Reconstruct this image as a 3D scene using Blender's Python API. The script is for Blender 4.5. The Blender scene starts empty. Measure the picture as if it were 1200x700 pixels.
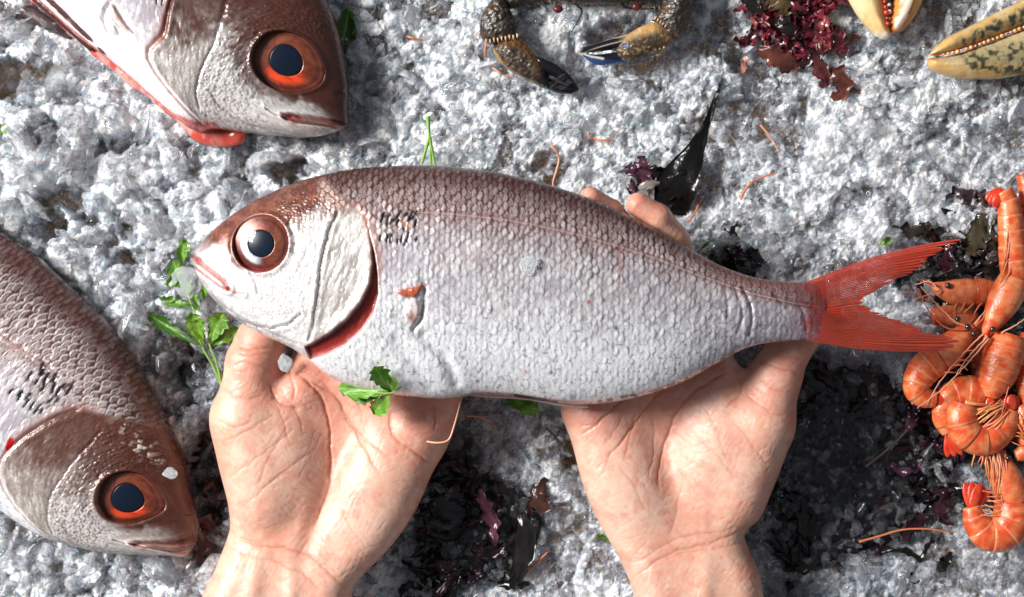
import bpy, math, random
import numpy as np
from mathutils import Vector

# ------------------------------------------------------------------ camera, world, light, exposure
SC = bpy.context.scene
COL = SC.collection
U = 0.0004                      # metres for one unit of the layout (one photo pixel at ice level)
HC = 2000.0                     # camera height above the ice, in units

cam_d = bpy.data.cameras.new('camera')
cam_d.sensor_width = 36.0
cam_d.lens = 36.0 * HC / 1200.0
cam_d.clip_start = 0.01
cam_d.clip_end = 20.0
cam = bpy.data.objects.new('camera', cam_d)
cam.location = (0, 0, HC * U)
COL.objects.link(cam)
SC.camera = cam

world = bpy.data.worlds.new('World')
SC.world = world
world.use_nodes = True
world.node_tree.nodes['Background'].inputs[0].default_value = (0.80, 0.88, 1.0, 1)
world.node_tree.nodes['Background'].inputs[1].default_value = 0.20


def area_lamp(name, loc, target, sx, sy, power, color):
    d = bpy.data.lights.new(name, 'AREA')
    d.shape = 'RECTANGLE'
    d.size, d.size_y = sx, sy
    d.energy = power
    d.color = color
    o = bpy.data.objects.new(name, d)
    o.location = loc
    o.rotation_euler = (Vector(target) - Vector(loc)).to_track_quat('-Z', 'Y').to_euler()
    COL.objects.link(o)
    return o


area_lamp('window_light', (-1.25, 0.42, 0.98), (0.0, 0.02, 0), 0.55, 0.55, 56.0, (1.0, 0.985, 0.96))

SC.view_settings.view_transform = 'Standard'
SC.view_settings.look = 'None'
SC.view_settings.exposure = 0.0
SC.view_settings.gamma = 1.0
SC.view_settings.use_curve_mapping = False
SC.render.engine = 'CYCLES'
SC.cycles.use_denoising = True
SC.cycles.max_bounces = 14
SC.cycles.transmission_bounces = 12
SC.cycles.transparent_max_bounces = 16
SC.cycles.diffuse_bounces = 3
SC.cycles.glossy_bounces = 3
SC.cycles.caustics_refractive = True
SC.cycles.caustics_reflective = False
SC.cycles.sample_clamp_indirect = 12.0

RNG = np.random.default_rng(7)
random.seed(7)

# ------------------------------------------------------------------ numpy helpers


def hash01(ix, iy, iz=0, seed=0):
    h = (ix.astype(np.int64) * 374761393 + iy.astype(np.int64) * 668265263
         + np.asarray(iz).astype(np.int64) * 2147483647 + seed * 1274126177) & 0xFFFFFFFF
    h = ((h ^ (h >> 13)) * 1274126177) & 0xFFFFFFFF
    h = ((h ^ (h >> 16)) * 2246822519) & 0xFFFFFFFF
    h = h ^ (h >> 15)
    return (h & 0xFFFFFF) / float(0xFFFFFF)


def vnoise(x, y, seed=0):
    x = np.asarray(x, float); y = np.asarray(y, float)
    ix = np.floor(x); iy = np.floor(y)
    fx = x - ix; fy = y - iy
    fx = fx * fx * (3 - 2 * fx); fy = fy * fy * (3 - 2 * fy)
    a = hash01(ix, iy, 0, seed); b = hash01(ix + 1, iy, 0, seed)
    c = hash01(ix, iy + 1, 0, seed); d = hash01(ix + 1, iy + 1, 0, seed)
    return (a * (1 - fx) + b * fx) * (1 - fy) + (c * (1 - fx) + d * fx) * fy


def fbm(x, y, octv=4, seed=0, gain=0.5):
    s = 0; a = 1; t = 0
    x = np.asarray(x, float); y = np.asarray(y, float)
    for i in range(octv):
        s = s + a * vnoise(x * 2 ** i + 17.3 * i, y * 2 ** i - 9.1 * i, seed + i)
        t += a; a *= gain
    return s / t


def worley(x, y, seed=0):
    ix = np.floor(x); iy = np.floor(y)
    f1 = np.full(x.shape, 9.0); f2 = np.full(x.shape, 9.0)
    cid = np.zeros(x.shape); dx1 = np.zeros(x.shape); dy1 = np.zeros(x.shape)
    for oy in (-1, 0, 1):
        for ox in (-1, 0, 1):
            cx = ix + ox; cy = iy + oy
            px = cx + hash01(cx, cy, 1, seed); py = cy + hash01(cx, cy, 2, seed)
            ddx = x - px; ddy = y - py
            d = np.sqrt(ddx * ddx + ddy * ddy)
            m = d < f1
            f2 = np.where(m, f1, np.minimum(f2, d))
            cid = np.where(m, hash01(cx, cy, 3, seed), cid)
            dx1 = np.where(m, ddx, dx1); dy1 = np.where(m, ddy, dy1)
            f1 = np.where(m, d, f1)
    return f1, f2, cid, dx1, dy1


def sstep(a, b, x):
    t = np.clip((x - a) / (b - a), 0, 1)
    return t * t * (3 - 2 * t)


def polydist(px, py, pts, closed=False):
    """distance to a polyline, and parameter 0..1 along it"""
    pts = np.asarray(pts, float)
    n = len(pts)
    best = np.full(px.shape, 1e9); par = np.zeros(px.shape)
    segs = [(i, i + 1) for i in range(n - 1)] + ([(n - 1, 0)] if closed else [])
    L = [np.hypot(*(pts[b] - pts[a])) for a, b in segs]
    tot = sum(L); acc = 0
    for (a, b), l in zip(segs, L):
        d = pts[b] - pts[a]
        t = np.clip(((px - pts[a][0]) * d[0] + (py - pts[a][1]) * d[1]) / max(l * l, 1e-9), 0, 1)
        dd = np.hypot(px - pts[a][0] - t * d[0], py - pts[a][1] - t * d[1])
        m = dd < best
        best = np.where(m, dd, best)
        par = np.where(m, (acc + t * l) / tot, par)
        acc += l
    return best, par


def inpoly(px, py, pts):
    pts = np.asarray(pts, float)
    ins = np.zeros(px.shape, bool)
    n = len(pts)
    for i in range(n):
        x1, y1 = pts[i]; x2, y2 = pts[(i + 1) % n]
        if y1 == y2:
            continue
        c = ((y1 > py) != (y2 > py)) & (px < (x2 - x1) * (py - y1) / (y2 - y1) + x1)
        ins ^= c
    return ins


def sdpoly(px, py, pts):
    d, _ = polydist(px, py, pts, True)
    return np.where(inpoly(px, py, pts), -d, d)


def spline(pts, n):
    """Catmull-Rom through the points, n samples evenly spaced in arc length; any width of rows"""
    P = np.asarray(pts, float)
    P = np.vstack([2 * P[0] - P[1], P, 2 * P[-1] - P[-2]])
    out = []
    for i in range(1, len(P) - 2):
        p0, p1, p2, p3 = P[i - 1:i + 3]
        t = np.linspace(0, 1, 24, endpoint=False)[:, None]
        out.append(0.5 * (2 * p1 + (p2 - p0) * t + (2 * p0 - 5 * p1 + 4 * p2 - p3) * t ** 2
                          + (3 * p1 - p0 - 3 * p2 + p3) * t ** 3))
    out.append(P[-2][None])
    Q = np.vstack(out)
    k = min(Q.shape[1], 3)
    s = np.concatenate([[0], np.cumsum(np.linalg.norm(np.diff(Q[:, :k], axis=0), axis=1))])
    u = np.linspace(0, s[-1], n)
    return np.stack([np.interp(u, s, Q[:, j]) for j in range(Q.shape[1])], 1)


def blur(a, r):
    for _ in range(2):
        for ax in (0, 1):
            k = np.ones(2 * r + 1) / (2 * r + 1)
            a = np.apply_along_axis(lambda v: np.convolve(np.pad(v, r, mode='edge'), k, 'valid'), ax, a)
    return a


def lay(P, z0):
    """layout points (photo column, photo row, height) -> metres, for a thing whose height is about z0"""
    P = np.asarray(P, float)
    k = 1 - z0 / HC
    return np.stack([(P[:, 0] - 600) * k * U, (350 - P[:, 1]) * k * U, P[:, 2] * U], 1)


# ------------------------------------------------------------------ mesh / object helpers
def mesh_np(name, V, quads=None, tris=None, mat=None, smooth=True, cols=None, attrs=None, mats=None, fmat=None):
    me = bpy.data.meshes.new(name)
    V = np.asarray(V, np.float32)
    me.vertices.add(len(V))
    me.vertices.foreach_set('co', V.ravel())
    idx = []; tot = []
    if quads is not None and len(quads):
        q = np.asarray(quads, np.int32); idx.append(q.ravel()); tot.append(np.full(len(q), 4, np.int32))
    if tris is not None and len(tris):
        t = np.asarray(tris, np.int32); idx.append(t.ravel()); tot.append(np.full(len(t), 3, np.int32))
    idx = np.concatenate(idx); tot = np.concatenate(tot)
    me.loops.add(len(idx)); me.loops.foreach_set('vertex_index', idx)
    me.polygons.add(len(tot))
    st = np.concatenate([[0], np.cumsum(tot)[:-1]]).astype(np.int32)
    me.polygons.foreach_set('loop_start', st)
    me.polygons.foreach_set('use_smooth', np.full(len(tot), bool(smooth)))
    if cols is not None:
        a = me.attributes.new('tint', 'FLOAT_COLOR', 'POINT')
        c = np.ones((len(V), 4), np.float32); c[:, :3] = cols
        a.data.foreach_set('color', c.ravel())
    for k, v in (attrs or {}).items():
        a = me.attributes.new(k, 'FLOAT', 'POINT')
        a.data.foreach_set('value', np.asarray(v, np.float32).ravel())
    if mat:
        me.materials.append(mat)
    for m in (mats or []):
        me.materials.append(m)
    if fmat is not None:
        me.polygons.foreach_set('material_index', np.asarray(fmat, np.int32))
    me.update(calc_edges=True)
    me.validate()
    return me


def put(name, me, parent=None, label=None, cat=None, group=None, kind=None):
    o = bpy.data.objects.new(name, me)
    COL.objects.link(o)
    if parent is not None:
        o.parent = parent
    for k, v in (('label', label), ('category', cat), ('group', group), ('kind', kind)):
        if v:
            o[k] = v
    return o


def empty(name, label=None, cat=None, group=None, at=(0, 0, 0)):
    """an Empty at the thing's base; at = layout point"""
    o = put(name, None, None, label, cat, group)
    p = lay([at], at[2])[0]
    o.location = p
    o.empty_display_size = 0.01
    return o


def under(parent, child):
    """parent a mesh built in world metres without moving it"""
    child.parent = parent
    child.location = -parent.location
    return child


def gridquads(nu, nv, wrap=False):
    i = np.arange(nu - 1)[:, None]; j = np.arange(nv if wrap else nv - 1)[None, :]
    j2 = (j + 1) % nv
    return np.stack(np.broadcast_arrays(i * nv + j, i * nv + j2, (i + 1) * nv + j2, (i + 1) * nv + j), -1).reshape(-1, 4)


def tube(P, R, n=10, cap=True, flat=1.0):
    """tube round a path P (m,3) with radii R; returns V, quads, tris"""
    P = np.asarray(P, float); m = len(P)
    R = np.broadcast_to(np.asarray(R, float), (m,))
    T = np.gradient(P, axis=0); T /= np.linalg.norm(T, axis=1)[:, None] + 1e-9
    up = np.array([0, 0, 1.0])
    A = np.cross(T, up); l = np.linalg.norm(A, axis=1)[:, None]
    A = np.where(l > 1e-3, A / (l + 1e-9), np.array([1.0, 0, 0]))
    B = np.cross(A, T)
    th = np.linspace(0, 2 * np.pi, n, endpoint=False)
    V = P[:, None] + R[:, None, None] * (np.cos(th)[None, :, None] * A[:, None] + flat * np.sin(th)[None, :, None] * B[:, None])
    V = V.reshape(-1, 3)
    q = gridquads(m, n, True)
    t = []
    if cap:
        V = np.vstack([V, P[:1], P[-1:]])
        c0, c1 = m * n, m * n + 1
        j = np.arange(n); j2 = (j + 1) % n
        t = np.vstack([np.stack([np.full(n, c0), j2, j], 1), np.stack([np.full(n, c1), (m - 1) * n + j, (m - 1) * n + j2], 1)])
    return V, q, t


class Acc:
    """collects shapes into one mesh"""
    def __init__(s):
        s.V = []; s.Q = []; s.T = []; s.C = []; s.n = 0

    def add(s, V, q=None, t=None, c=None):
        V = np.asarray(V, float)
        s.V.append(V)
        if q is not None and len(q): s.Q.append(np.asarray(q) + s.n)
        if t is not None and len(t): s.T.append(np.asarray(t) + s.n)
        if c is not None: s.C.append(np.broadcast_to(np.asarray(c, float), (len(V), 3)))
        s.n += len(V)
        return s

    def mesh(s, name, mat, smooth=True, z0=None):
        V = np.vstack(s.V)
        if z0 is not None: V = lay(V, z0)
        return mesh_np(name, V, np.vstack(s.Q) if s.Q else None, np.vstack(s.T) if s.T else None, mat, smooth,
                       np.vstack(s.C) if s.C else None)


# ------------------------------------------------------------------ materials
def new_mat(name):
    m = bpy.data.materials.new(name)
    m.use_nodes = True
    nt = m.node_tree
    return m, nt, nt.nodes['Principled BSDF']


def node(nt, typ, **kw):
    n = nt.nodes.new(typ)
    for k, v in kw.items():
        if k.startswith('_'):
            setattr(n, k[1:], v)
        else:
            n.inputs[k].default_value = v
    return n


def tint_mat(name, rough=0.4, bump=0.0, bscale=900.0, sss=0.0, sss_rad=(0.004, 0.0015, 0.0008), coat=0.0, metal=0.0,
             spec=0.5, color=None, vary=0.0, trans=0.0, ior=1.45, rough_noise=0.0, thin=0.0):
    """principled material reading the 'tint' attribute (or a fixed colour), with fine relief"""
    m, nt, b = new_mat(name)
    L = nt.links.new
    tc = node(nt, 'ShaderNodeTexCoord')
    if color is None:
        a = node(nt, 'ShaderNodeAttribute', _attribute_name='tint')
        csrc = a.outputs['Color']
    else:
        r = node(nt, 'ShaderNodeRGB'); r.outputs[0].default_value = (*color, 1)
        csrc = r.outputs[0]
    if vary > 0:
        nz = node(nt, 'ShaderNodeTexNoise', Scale=bscale * 0.35, Detail=4.0)
        L(tc.outputs['Object'], nz.inputs['Vector'])
        mr = node(nt, 'ShaderNodeMapRange'); mr.inputs['To Min'].default_value = 1 - vary; mr.inputs['To Max'].default_value = 1 + vary
        mr.inputs['From Min'].default_value = 0.3; mr.inputs['From Max'].default_value = 0.7
        L(nz.outputs['Fac'], mr.inputs['Value'])
        mx = node(nt, 'ShaderNodeVectorMath', _operation='SCALE')
        L(csrc, mx.inputs[0]); L(mr.outputs[0], mx.inputs['Scale'])
        csrc = mx.outputs[0]
    L(csrc, b.inputs['Base Color'])
    b.inputs['Roughness'].default_value = rough
    b.inputs['Metallic'].default_value = metal
    b.inputs['Specular IOR Level'].default_value = spec
    b.inputs['IOR'].default_value = ior
    b.inputs['Transmission Weight'].default_value = trans
    if coat:
        b.inputs['Coat Weight'].default_value = coat
        b.inputs['Coat Roughness'].default_value = 0.08
    if sss:
        b.inputs['Subsurface Weight'].default_value = sss
        b.inputs['Subsurface Radius'].default_value = sss_rad
        b.inputs['Subsurface Scale'].default_value = 1.0
    if rough_noise:
        nr = node(nt, 'ShaderNodeTexNoise', Scale=bscale * 0.2, Detail=3.0)
        L(tc.outputs['Object'], nr.inputs['Vector'])
        m2 = node(nt, 'ShaderNodeMapRange'); m2.inputs['To Min'].default_value = max(0.03, rough - rough_noise)
        m2.inputs['To Max'].default_value = rough + rough_noise
        m2.inputs['From Min'].default_value = 0.35; m2.inputs['From Max'].default_value = 0.65
        L(nr.outputs['Fac'], m2.inputs['Value']); L(m2.outputs[0], b.inputs['Roughness'])
    if bump:
        n1 = node(nt, 'ShaderNodeTexNoise', Scale=bscale, Detail=5.0)
        L(tc.outputs['Object'], n1.inputs['Vector'])
        bp = node(nt, 'ShaderNodeBump', Strength=bump, Distance=0.0006)
        L(n1.outputs['Fac'], bp.inputs['Height']); L(bp.outputs[0], b.inputs['Normal'])
        if coat:
            L(bp.outputs[0], b.inputs['Coat Normal'])
    return m
# ------------------------------------------------------------------ the bed: wooden board and crushed ice
def blobmask(X, Y, blobs):
    m = np.zeros(X.shape)
    for (x, y, rx, ry, w) in blobs:
        m = np.maximum(m, w * np.exp(-(((X - x) / rx) ** 2 + ((Y - y) / ry) ** 2) ** 1.6))
    return m


# thin clear ice over dark weed, also darkened for cast shadows; and where the board shows
DARK = [(1000, 540, 120, 150, 1.0), (930, 470, 70, 90, 1), (1120, 480, 100, 90, .9), (560, 620, 95, 75, 1.0), (520, 540, 60, 60, .75), (1112, 322, 80, 44, 1.0), (1178, 440, 60, 150, .95),
        (245, 560, 38, 80, .9), (700, 660, 40, 30, .3), (920, 690, 60, 30, .6), (228, 440, 46, 52, .72), (1110, 672, 130, 40, .5), (205, 420, 40, 30, .5), (560, 500, 50, 40, .5), (950, 630, 80, 60, .8), (850, 310, 40, 30, .7), (1050, 590, 90, 70, .7)]
GAPS = [(75, 230, 40, 13, .9), (60, 255, 20, 30, .7), (60, 155, 35, 40, .75), (35, 85, 45, 14, .7), (10, 95, 30, 25, .9), (130, 170, 60, 14, .6), (330, 205, 35, 13, .8), (100, 250, 30, 16, .5),
        (735, 45, 60, 24, .75), (775, 130, 25, 20, .55), (1120, 150, 45, 40, .6), (690, 155, 20, 25, .45), (845, 30, 25, 40, .6), (470, 150, 30, 25, .3), (880, 70, 30, 30, .5), (655, 205, 15, 18, .5),
        (590, 185, 20, 20, .4), (160, 300, 40, 25, .5), (680, 535, 16, 22, .7), (210, 420, 70, 30, .7), (450, 660, 40, 30, .5), (240, 640, 30, 30, .7), (640, 190, 30, 20, .4), (150, 265, 20, 30, .5)]


ICE_CLEAR, LUMP_CLEAR, ICE_ROUGH, ICE_SSS, ICE_BUMP = 0.10, 0.7, 0.08, 0.0019, 0.65


def ice_fields(X, Y):
    wx = X + 16 * (fbm(X / 40, Y / 40, 3, 11) - .5); wy = Y + 16 * (fbm(X / 40 + 50, Y / 40, 3, 12) - .5)
    dark = blobmask(wx, wy, DARK)
    n = fbm(X / 70, Y / 70, 4, 21)
    gap = blobmask(wx + 24 * (fbm(X / 22, Y / 22, 3, 31) - .5), wy + 24 * (fbm(X / 22 + 9, Y / 22, 3, 32) - .5), GAPS)
    f1, f2, cid, dx, dy = worley(wx / 58, wy / 58, 5)
    edge = f2 - f1
    hole = sstep(.30, .84, gap + .8 * (n - .5) + .5 * (fbm(X / 14, Y / 14, 3, 33) - .5))
    z = 26 * (fbm(X / 170, Y / 170, 2, 3) - .5)
    lump = sstep(520, 330, X + 60 * (n - .5))              # the ice at the left is in rounder lumps, the rest is finer
    z = z + (7 + 9 * lump) * (1 - f1 ** 2) + 5 * lump * sstep(0, .2, edge) - 6 - 5 * lump + 7 * (cid - .5)
    e1, e2, eid, ex_, ey_ = worley(wx / 33, wy / 33, 15)
    z = z + (4 + 5 * lump) * (1 - e1 ** 2) + 6 * (eid - .5) + 3 * lump * sstep(0, .2, e2 - e1) - 4
    g1, g2, gid, gx, gy = worley((wx + 5 * vnoise(X / 9, Y / 9, 8)) / 17, (wy + 5 * vnoise(X / 9 + 4, Y / 9, 9)) / 17, 6)
    ang = gid * 40
    z = z + 2.2 * (gid - .5) + 2.6 * (np.cos(ang) * gx + np.sin(ang) * gy) + 1.4 * sstep(0, .3, g2 - g1)
    h1, h2, hid, hx, hy = worley(wx / 6.5, wy / 6.5, 7)
    ang = hid * 40
    z = z + 1.7 * (hid - .5) + 1.7 * (np.cos(ang) * hx + np.sin(ang) * hy) + .8 * sstep(0, .3, h2 - h1)
    k1, k2, kid, kx, ky = worley(X / 2.9, Y / 2.9, 17)
    z = z + .9 * (kid - .5) + .7 * (np.cos(kid * 40) * kx)
    z = z * (1 - .2 * dark) - 6 * dark - 26 * hole - 34 * sstep(.5, .85, dark)
    # how frosty each grain is (1 white, 0 clear)
    frost = .50 + .9 * (fbm(X / 22, Y / 22, 4, 41) - .5) + 1.1 * (fbm(X / 75, Y / 75, 3, 43) - .5) + .25 * (cid - .5) + .35 * (eid - .5) + .4 * (gid - .5) + .4 * (hid - .5) + .012 * z
    frost = frost + .42 * sstep(.16, .03, g2 - g1) + .22 * sstep(.2, .04, h2 - h1)  # bright rim highlights of the grains, painted as whiter edges
    frost = np.clip(frost, .05, 1) * (1 - .95 * np.clip(dark, 0, 1)) * (1 - .85 * hole)
    return z, frost, dark, hole


def build_ice():
    st = 2.2
    xs = np.arange(-200, 1400, st); ys = np.arange(-190, 890, st)
    X, Y = np.meshgrid(xs, ys, indexing='ij')
    z, frost, dark, hole = ice_fields(X, Y)
    V = lay(np.stack([X.ravel(), Y.ravel(), z.ravel()], 1), 0)
    q = gridquads(len(xs), len(ys))[:, ::-1]
    m = ice_mat('crushed_ice', True)
    me = mesh_np('crushed_ice', V, q, None, m, False, None, {'frost': frost.ravel()})
    put('crushed_ice', me, label='bed of wet crushed ice, white and grey, under all the seafood', cat='ice', kind='stuff')
    # loose crystals and lumps lying on the bed
    rg = np.random.default_rng(3)
    import bmesh
    bases = []
    for k in range(40):
        bm = bmesh.new()
        npt = 14 if k < 28 else 26
        for c in range(npt):
            v = rg.normal(size=3); v /= np.linalg.norm(v); v *= rg.uniform(.75, 1.1) * np.array([1.15, .85, .75])
            bm.verts.new(v)
        bmesh.ops.convex_hull(bm, input=bm.verts)
        loose = [v for v in bm.verts if not v.link_faces]
        bmesh.ops.delete(bm, geom=loose, context='VERTS')
        bmesh.ops.triangulate(bm, faces=bm.faces)
        bm.verts.index_update()
        bases.append((np.array([p.co[:] for p in bm.verts]), np.array([[w.index for w in fc.verts] for fc in bm.faces])))
        bm.free()
    A = Acc(); FR = []
    n = 20000
    px = rg.uniform(-110, 1310, n); py = rg.uniform(-110, 810, n)
    ex = rg.uniform(200, 1220, 16000); ey = rg.uniform(250, 720, 16000)      # more clear pieces over the weed
    ok = (blobmask(ex, ey, DARK) > .5) & (rg.random(16000) < .42)
    px = np.concatenate([px, ex[ok]]); py = np.concatenate([py, ey[ok]]); extra = np.arange(len(px)) >= n
    n = len(px)
    zz, fr, dk, ho = ice_fields(px, py)
    zz = np.maximum(zz, -11 * (dk > .5) - 60 * (dk <= .5) + rg.normal(size=n) * 2)
    lf = sstep(520, 330, px)
    r = 2.6 + (6 + 4 * lf) * rg.random(n) ** 1.7
    r[:900] = rg.uniform(8, 17, 900) * (1 + .45 * lf[:900])
    r[extra] = 2.5 + 9 * rg.random(extra.sum()) ** 2.2
    zz[extra] += rg.uniform(-2, 9, extra.sum())
    clump = fbm(px / 60, py / 60, 3, 91)
    for i in range(n):
        if ho[i] > .5 and rg.random() < .45: continue
        if r[i] < 9 and rg.random() < .5 * (clump[i] < .45): continue
        v, f = bases[rg.integers(28) if r[i] < 8 else 28 + rg.integers(12)]
        a = rg.uniform(0, 6.28, 3) * np.array([1, .25 if r[i] > 8 else 1, .25 if r[i] > 8 else 1])
        cx, sx = np.cos(a[1]), np.sin(a[1]); cy, sy = np.cos(a[2]), np.sin(a[2]); cz, sz = np.cos(a[0]), np.sin(a[0])
        R = np.array([[cz, -sz, 0], [sz, cz, 0], [0, 0, 1]]) @ np.array([[1, 0, 0], [0, cx, -sx], [0, sx, cx]]) @ np.array([[cy, 0, sy], [0, 1, 0], [-sy, 0, cy]])
        fl = .6 if r[i] > 8 else 1.0
        w = (v * r[i] * np.array([1, 1, fl])) @ R.T + np.array([px[i], py[i], zz[i] + r[i] * fl * rg.uniform(-.1, .45)])
        w[:, 1] = 2 * py[i] - w[:, 1]
        A.add(w, None, f)
        white = rg.random() ** 1.5
        FR.append(np.full(len(v), np.clip(white * (1 - .9 * dk[i]) * (1 - .7 * ho[i]), .0, 1) if not extra[i] else .10 * rg.random() ** 2 + .12 * (clump[i] > .58)))
    V = lay(np.vstack(A.V), 0)
    me = mesh_np('ice_crystals', V, None, np.vstack(A.T), crystal_mat(), False, None, {'frost': np.concatenate(FR)})
    put('ice_crystals', me, label='loose clear crystals and lumps of melting ice strewn over the bed', cat='ice', kind='stuff')


def crystal_mat():
    """clear ice with trapped air: glassy, whiter where 'frost' is high"""
    m, nt, b = new_mat('ice_crystals')
    L = nt.links.new
    tc = node(nt, 'ShaderNodeTexCoord')
    at = node(nt, 'ShaderNodeAttribute', _attribute_name='frost')
    n1 = node(nt, 'ShaderNodeTexNoise', Scale=500.0, Detail=4.0)
    L(tc.outputs['Object'], n1.inputs['Vector'])
    mu = node(nt, 'ShaderNodeMath', _operation='MULTIPLY'); L(at.outputs['Fac'], mu.inputs[0])
    mr = node(nt, 'ShaderNodeMapRange'); mr.inputs['From Min'].default_value = .35; mr.inputs['From Max'].default_value = .65
    mr.inputs['To Min'].default_value = .3; mr.inputs['To Max'].default_value = 1.3
    L(n1.outputs['Fac'], mr.inputs['Value']); L(mr.outputs[0], mu.inputs[1])
    tr = node(nt, 'ShaderNodeMapRange'); tr.inputs['To Min'].default_value = 1.0; tr.inputs['To Max'].default_value = CRYSTAL_WHITE
    L(mu.outputs[0], tr.inputs['Value']); L(tr.outputs[0], b.inputs['Transmission Weight'])
    b.inputs['Base Color'].default_value = (.95, .965, 1, 1)
    b.inputs['Roughness'].default_value = .04
    b.inputs['IOR'].default_value = 1.31
    bp = node(nt, 'ShaderNodeBump', Strength=.35, Distance=.0006)
    L(n1.outputs['Fac'], bp.inputs['Height']); L(bp.outputs[0], b.inputs['Normal'])
    # thin wet pieces: part of the light goes straight through
    tp = node(nt, 'ShaderNodeBsdfTransparent'); mx = node(nt, 'ShaderNodeMixShader'); mx.inputs[0].default_value = .20
    out = nt.nodes['Material Output']
    L(b.outputs[0], mx.inputs[1]); L(tp.outputs[0], mx.inputs[2]); L(mx.outputs[0], out.inputs[0])
    return m


CRYSTAL_WHITE = .35


def ice_mat(name, sheet):
    """frosty ice (scattering) mixed with clear wet ice (refracting), sharp wet glints on top"""
    m, nt, b = new_mat(name)
    L = nt.links.new
    tc = node(nt, 'ShaderNodeTexCoord')
    at = node(nt, 'ShaderNodeAttribute', _attribute_name='frost')
    n1 = node(nt, 'ShaderNodeTexNoise', Scale=800.0, Detail=6.0, Roughness=0.7)
    L(tc.outputs['Object'], n1.inputs['Vector'])
    ad = node(nt, 'ShaderNodeMath', _operation='MULTIPLY_ADD'); ad.inputs[1].default_value = .8; ad.inputs[2].default_value = -0.36
    L(n1.outputs['Fac'], ad.inputs[0])
    fr = node(nt, 'ShaderNodeMath', _operation='ADD', _use_clamp=True)
    am = node(nt, 'ShaderNodeMath', _operation='MULTIPLY', _use_clamp=True); am.inputs[1].default_value = 2.6
    L(at.outputs['Fac'], am.inputs[0])
    nm = node(nt, 'ShaderNodeMath', _operation='MULTIPLY'); L(ad.outputs[0], nm.inputs[0]); L(am.outputs[0], nm.inputs[1])
    L(nm.outputs[0], fr.inputs[0]); L(at.outputs['Fac'], fr.inputs[1])
    tr = node(nt, 'ShaderNodeMapRange'); tr.inputs['From Min'].default_value = 0.05; tr.inputs['From Max'].default_value = 0.8
    tr.inputs['To Min'].default_value = 0.97; tr.inputs['To Max'].default_value = ICE_CLEAR if sheet else LUMP_CLEAR
    L(fr.outputs[0], tr.inputs['Value'])
    cr = node(nt, 'ShaderNodeValToRGB')
    e = cr.color_ramp.elements
    e[0].position = .03; e[0].color = (.95, .96, .97, 1); e[1].position = .97; e[1].color = (.92, .945, .98, 1)
    x = e.new(.20); x.color = (.60, .635, .69, 1)
    x = e.new(.55); x.color = (.76, .795, .85, 1)
    L(fr.outputs[0], cr.inputs[0]); L(cr.outputs[0], b.inputs['Base Color'])
    L(tr.outputs[0], b.inputs['Transmission Weight'])
    b.inputs['IOR'].default_value = 1.31
    b.inputs['Roughness'].default_value = ICE_ROUGH
    b.inputs['Specular IOR Level'].default_value = 1.0
    b.inputs['Subsurface Weight'].default_value = 1.0
    b.inputs['Subsurface Radius'].default_value = (ICE_SSS * .8, ICE_SSS, ICE_SSS * 1.15)
    b.inputs['Subsurface Scale'].default_value = 1.0
    bp = node(nt, 'ShaderNodeBump', Strength=ICE_BUMP, Distance=0.0008)
    v = node(nt, 'ShaderNodeTexVoronoi', Scale=620.0)
    L(tc.outputs['Object'], v.inputs['Vector'])
    mx = node(nt, 'ShaderNodeMath', _operation='ADD')
    L(n1.outputs['Fac'], mx.inputs[0]); L(v.outputs['Distance'], mx.inputs[1])
    L(mx.outputs[0], bp.inputs['Height']); L(bp.outputs[0], b.inputs['Normal'])
    return m


def build_board():
    m, nt, b = new_mat('wet_wood')
    L = nt.links.new
    tc = node(nt, 'ShaderNodeTexCoord')
    mp = node(nt, 'ShaderNodeMapping'); mp.inputs['Scale'].default_value = (6, 60, 6)
    L(tc.outputs['Object'], mp.inputs['Vector'])
    nz = node(nt, 'ShaderNodeTexNoise', Scale=6.0, Detail=6.0)
    L(mp.outputs[0], nz.inputs['Vector'])
    cr = node(nt, 'ShaderNodeValToRGB')
    cr.color_ramp.elements[0].position = .3; cr.color_ramp.elements[0].color = (.16, .062, .016, 1)
    cr.color_ramp.elements[1].position = .72; cr.color_ramp.elements[1].color = (.62, .33, .11, 1)
    L(nz.outputs['Fac'], cr.inputs[0]); L(cr.outputs[0], b.inputs['Base Color'])
    b.inputs['Roughness'].default_value = .22
    bp = node(nt, 'ShaderNodeBump', Strength=.5, Distance=.001)
    L(nz.outputs['Fac'], bp.inputs['Height']); L(bp.outputs[0], b.inputs['Normal'])
    # planks with open joints
    t = put('board', None, kind='structure')
    y = -260
    i = 0
    while y < 960:
        w = 172
        V, q = box_np(-260, 1460, y + 2, y + w - 2, -75 - 2 * (i % 2), -33 - 2 * (i % 2))
        under(t, put('plank', mesh_np('plank', lay(V, 0), q, None, m, False)))
        y += w; i += 1


def box_np(x0, x1, y0, y1, z0, z1):
    V = np.array([[x, y, z] for x in (x0, x1) for y in (y0, y1) for z in (z0, z1)], float)
    q = np.array([[0, 1, 3, 2], [4, 6, 7, 5], [0, 4, 5, 1], [2, 3, 7, 6], [0, 2, 6, 4], [1, 5, 7, 3]])[:, ::-1]
    return V, q


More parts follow.
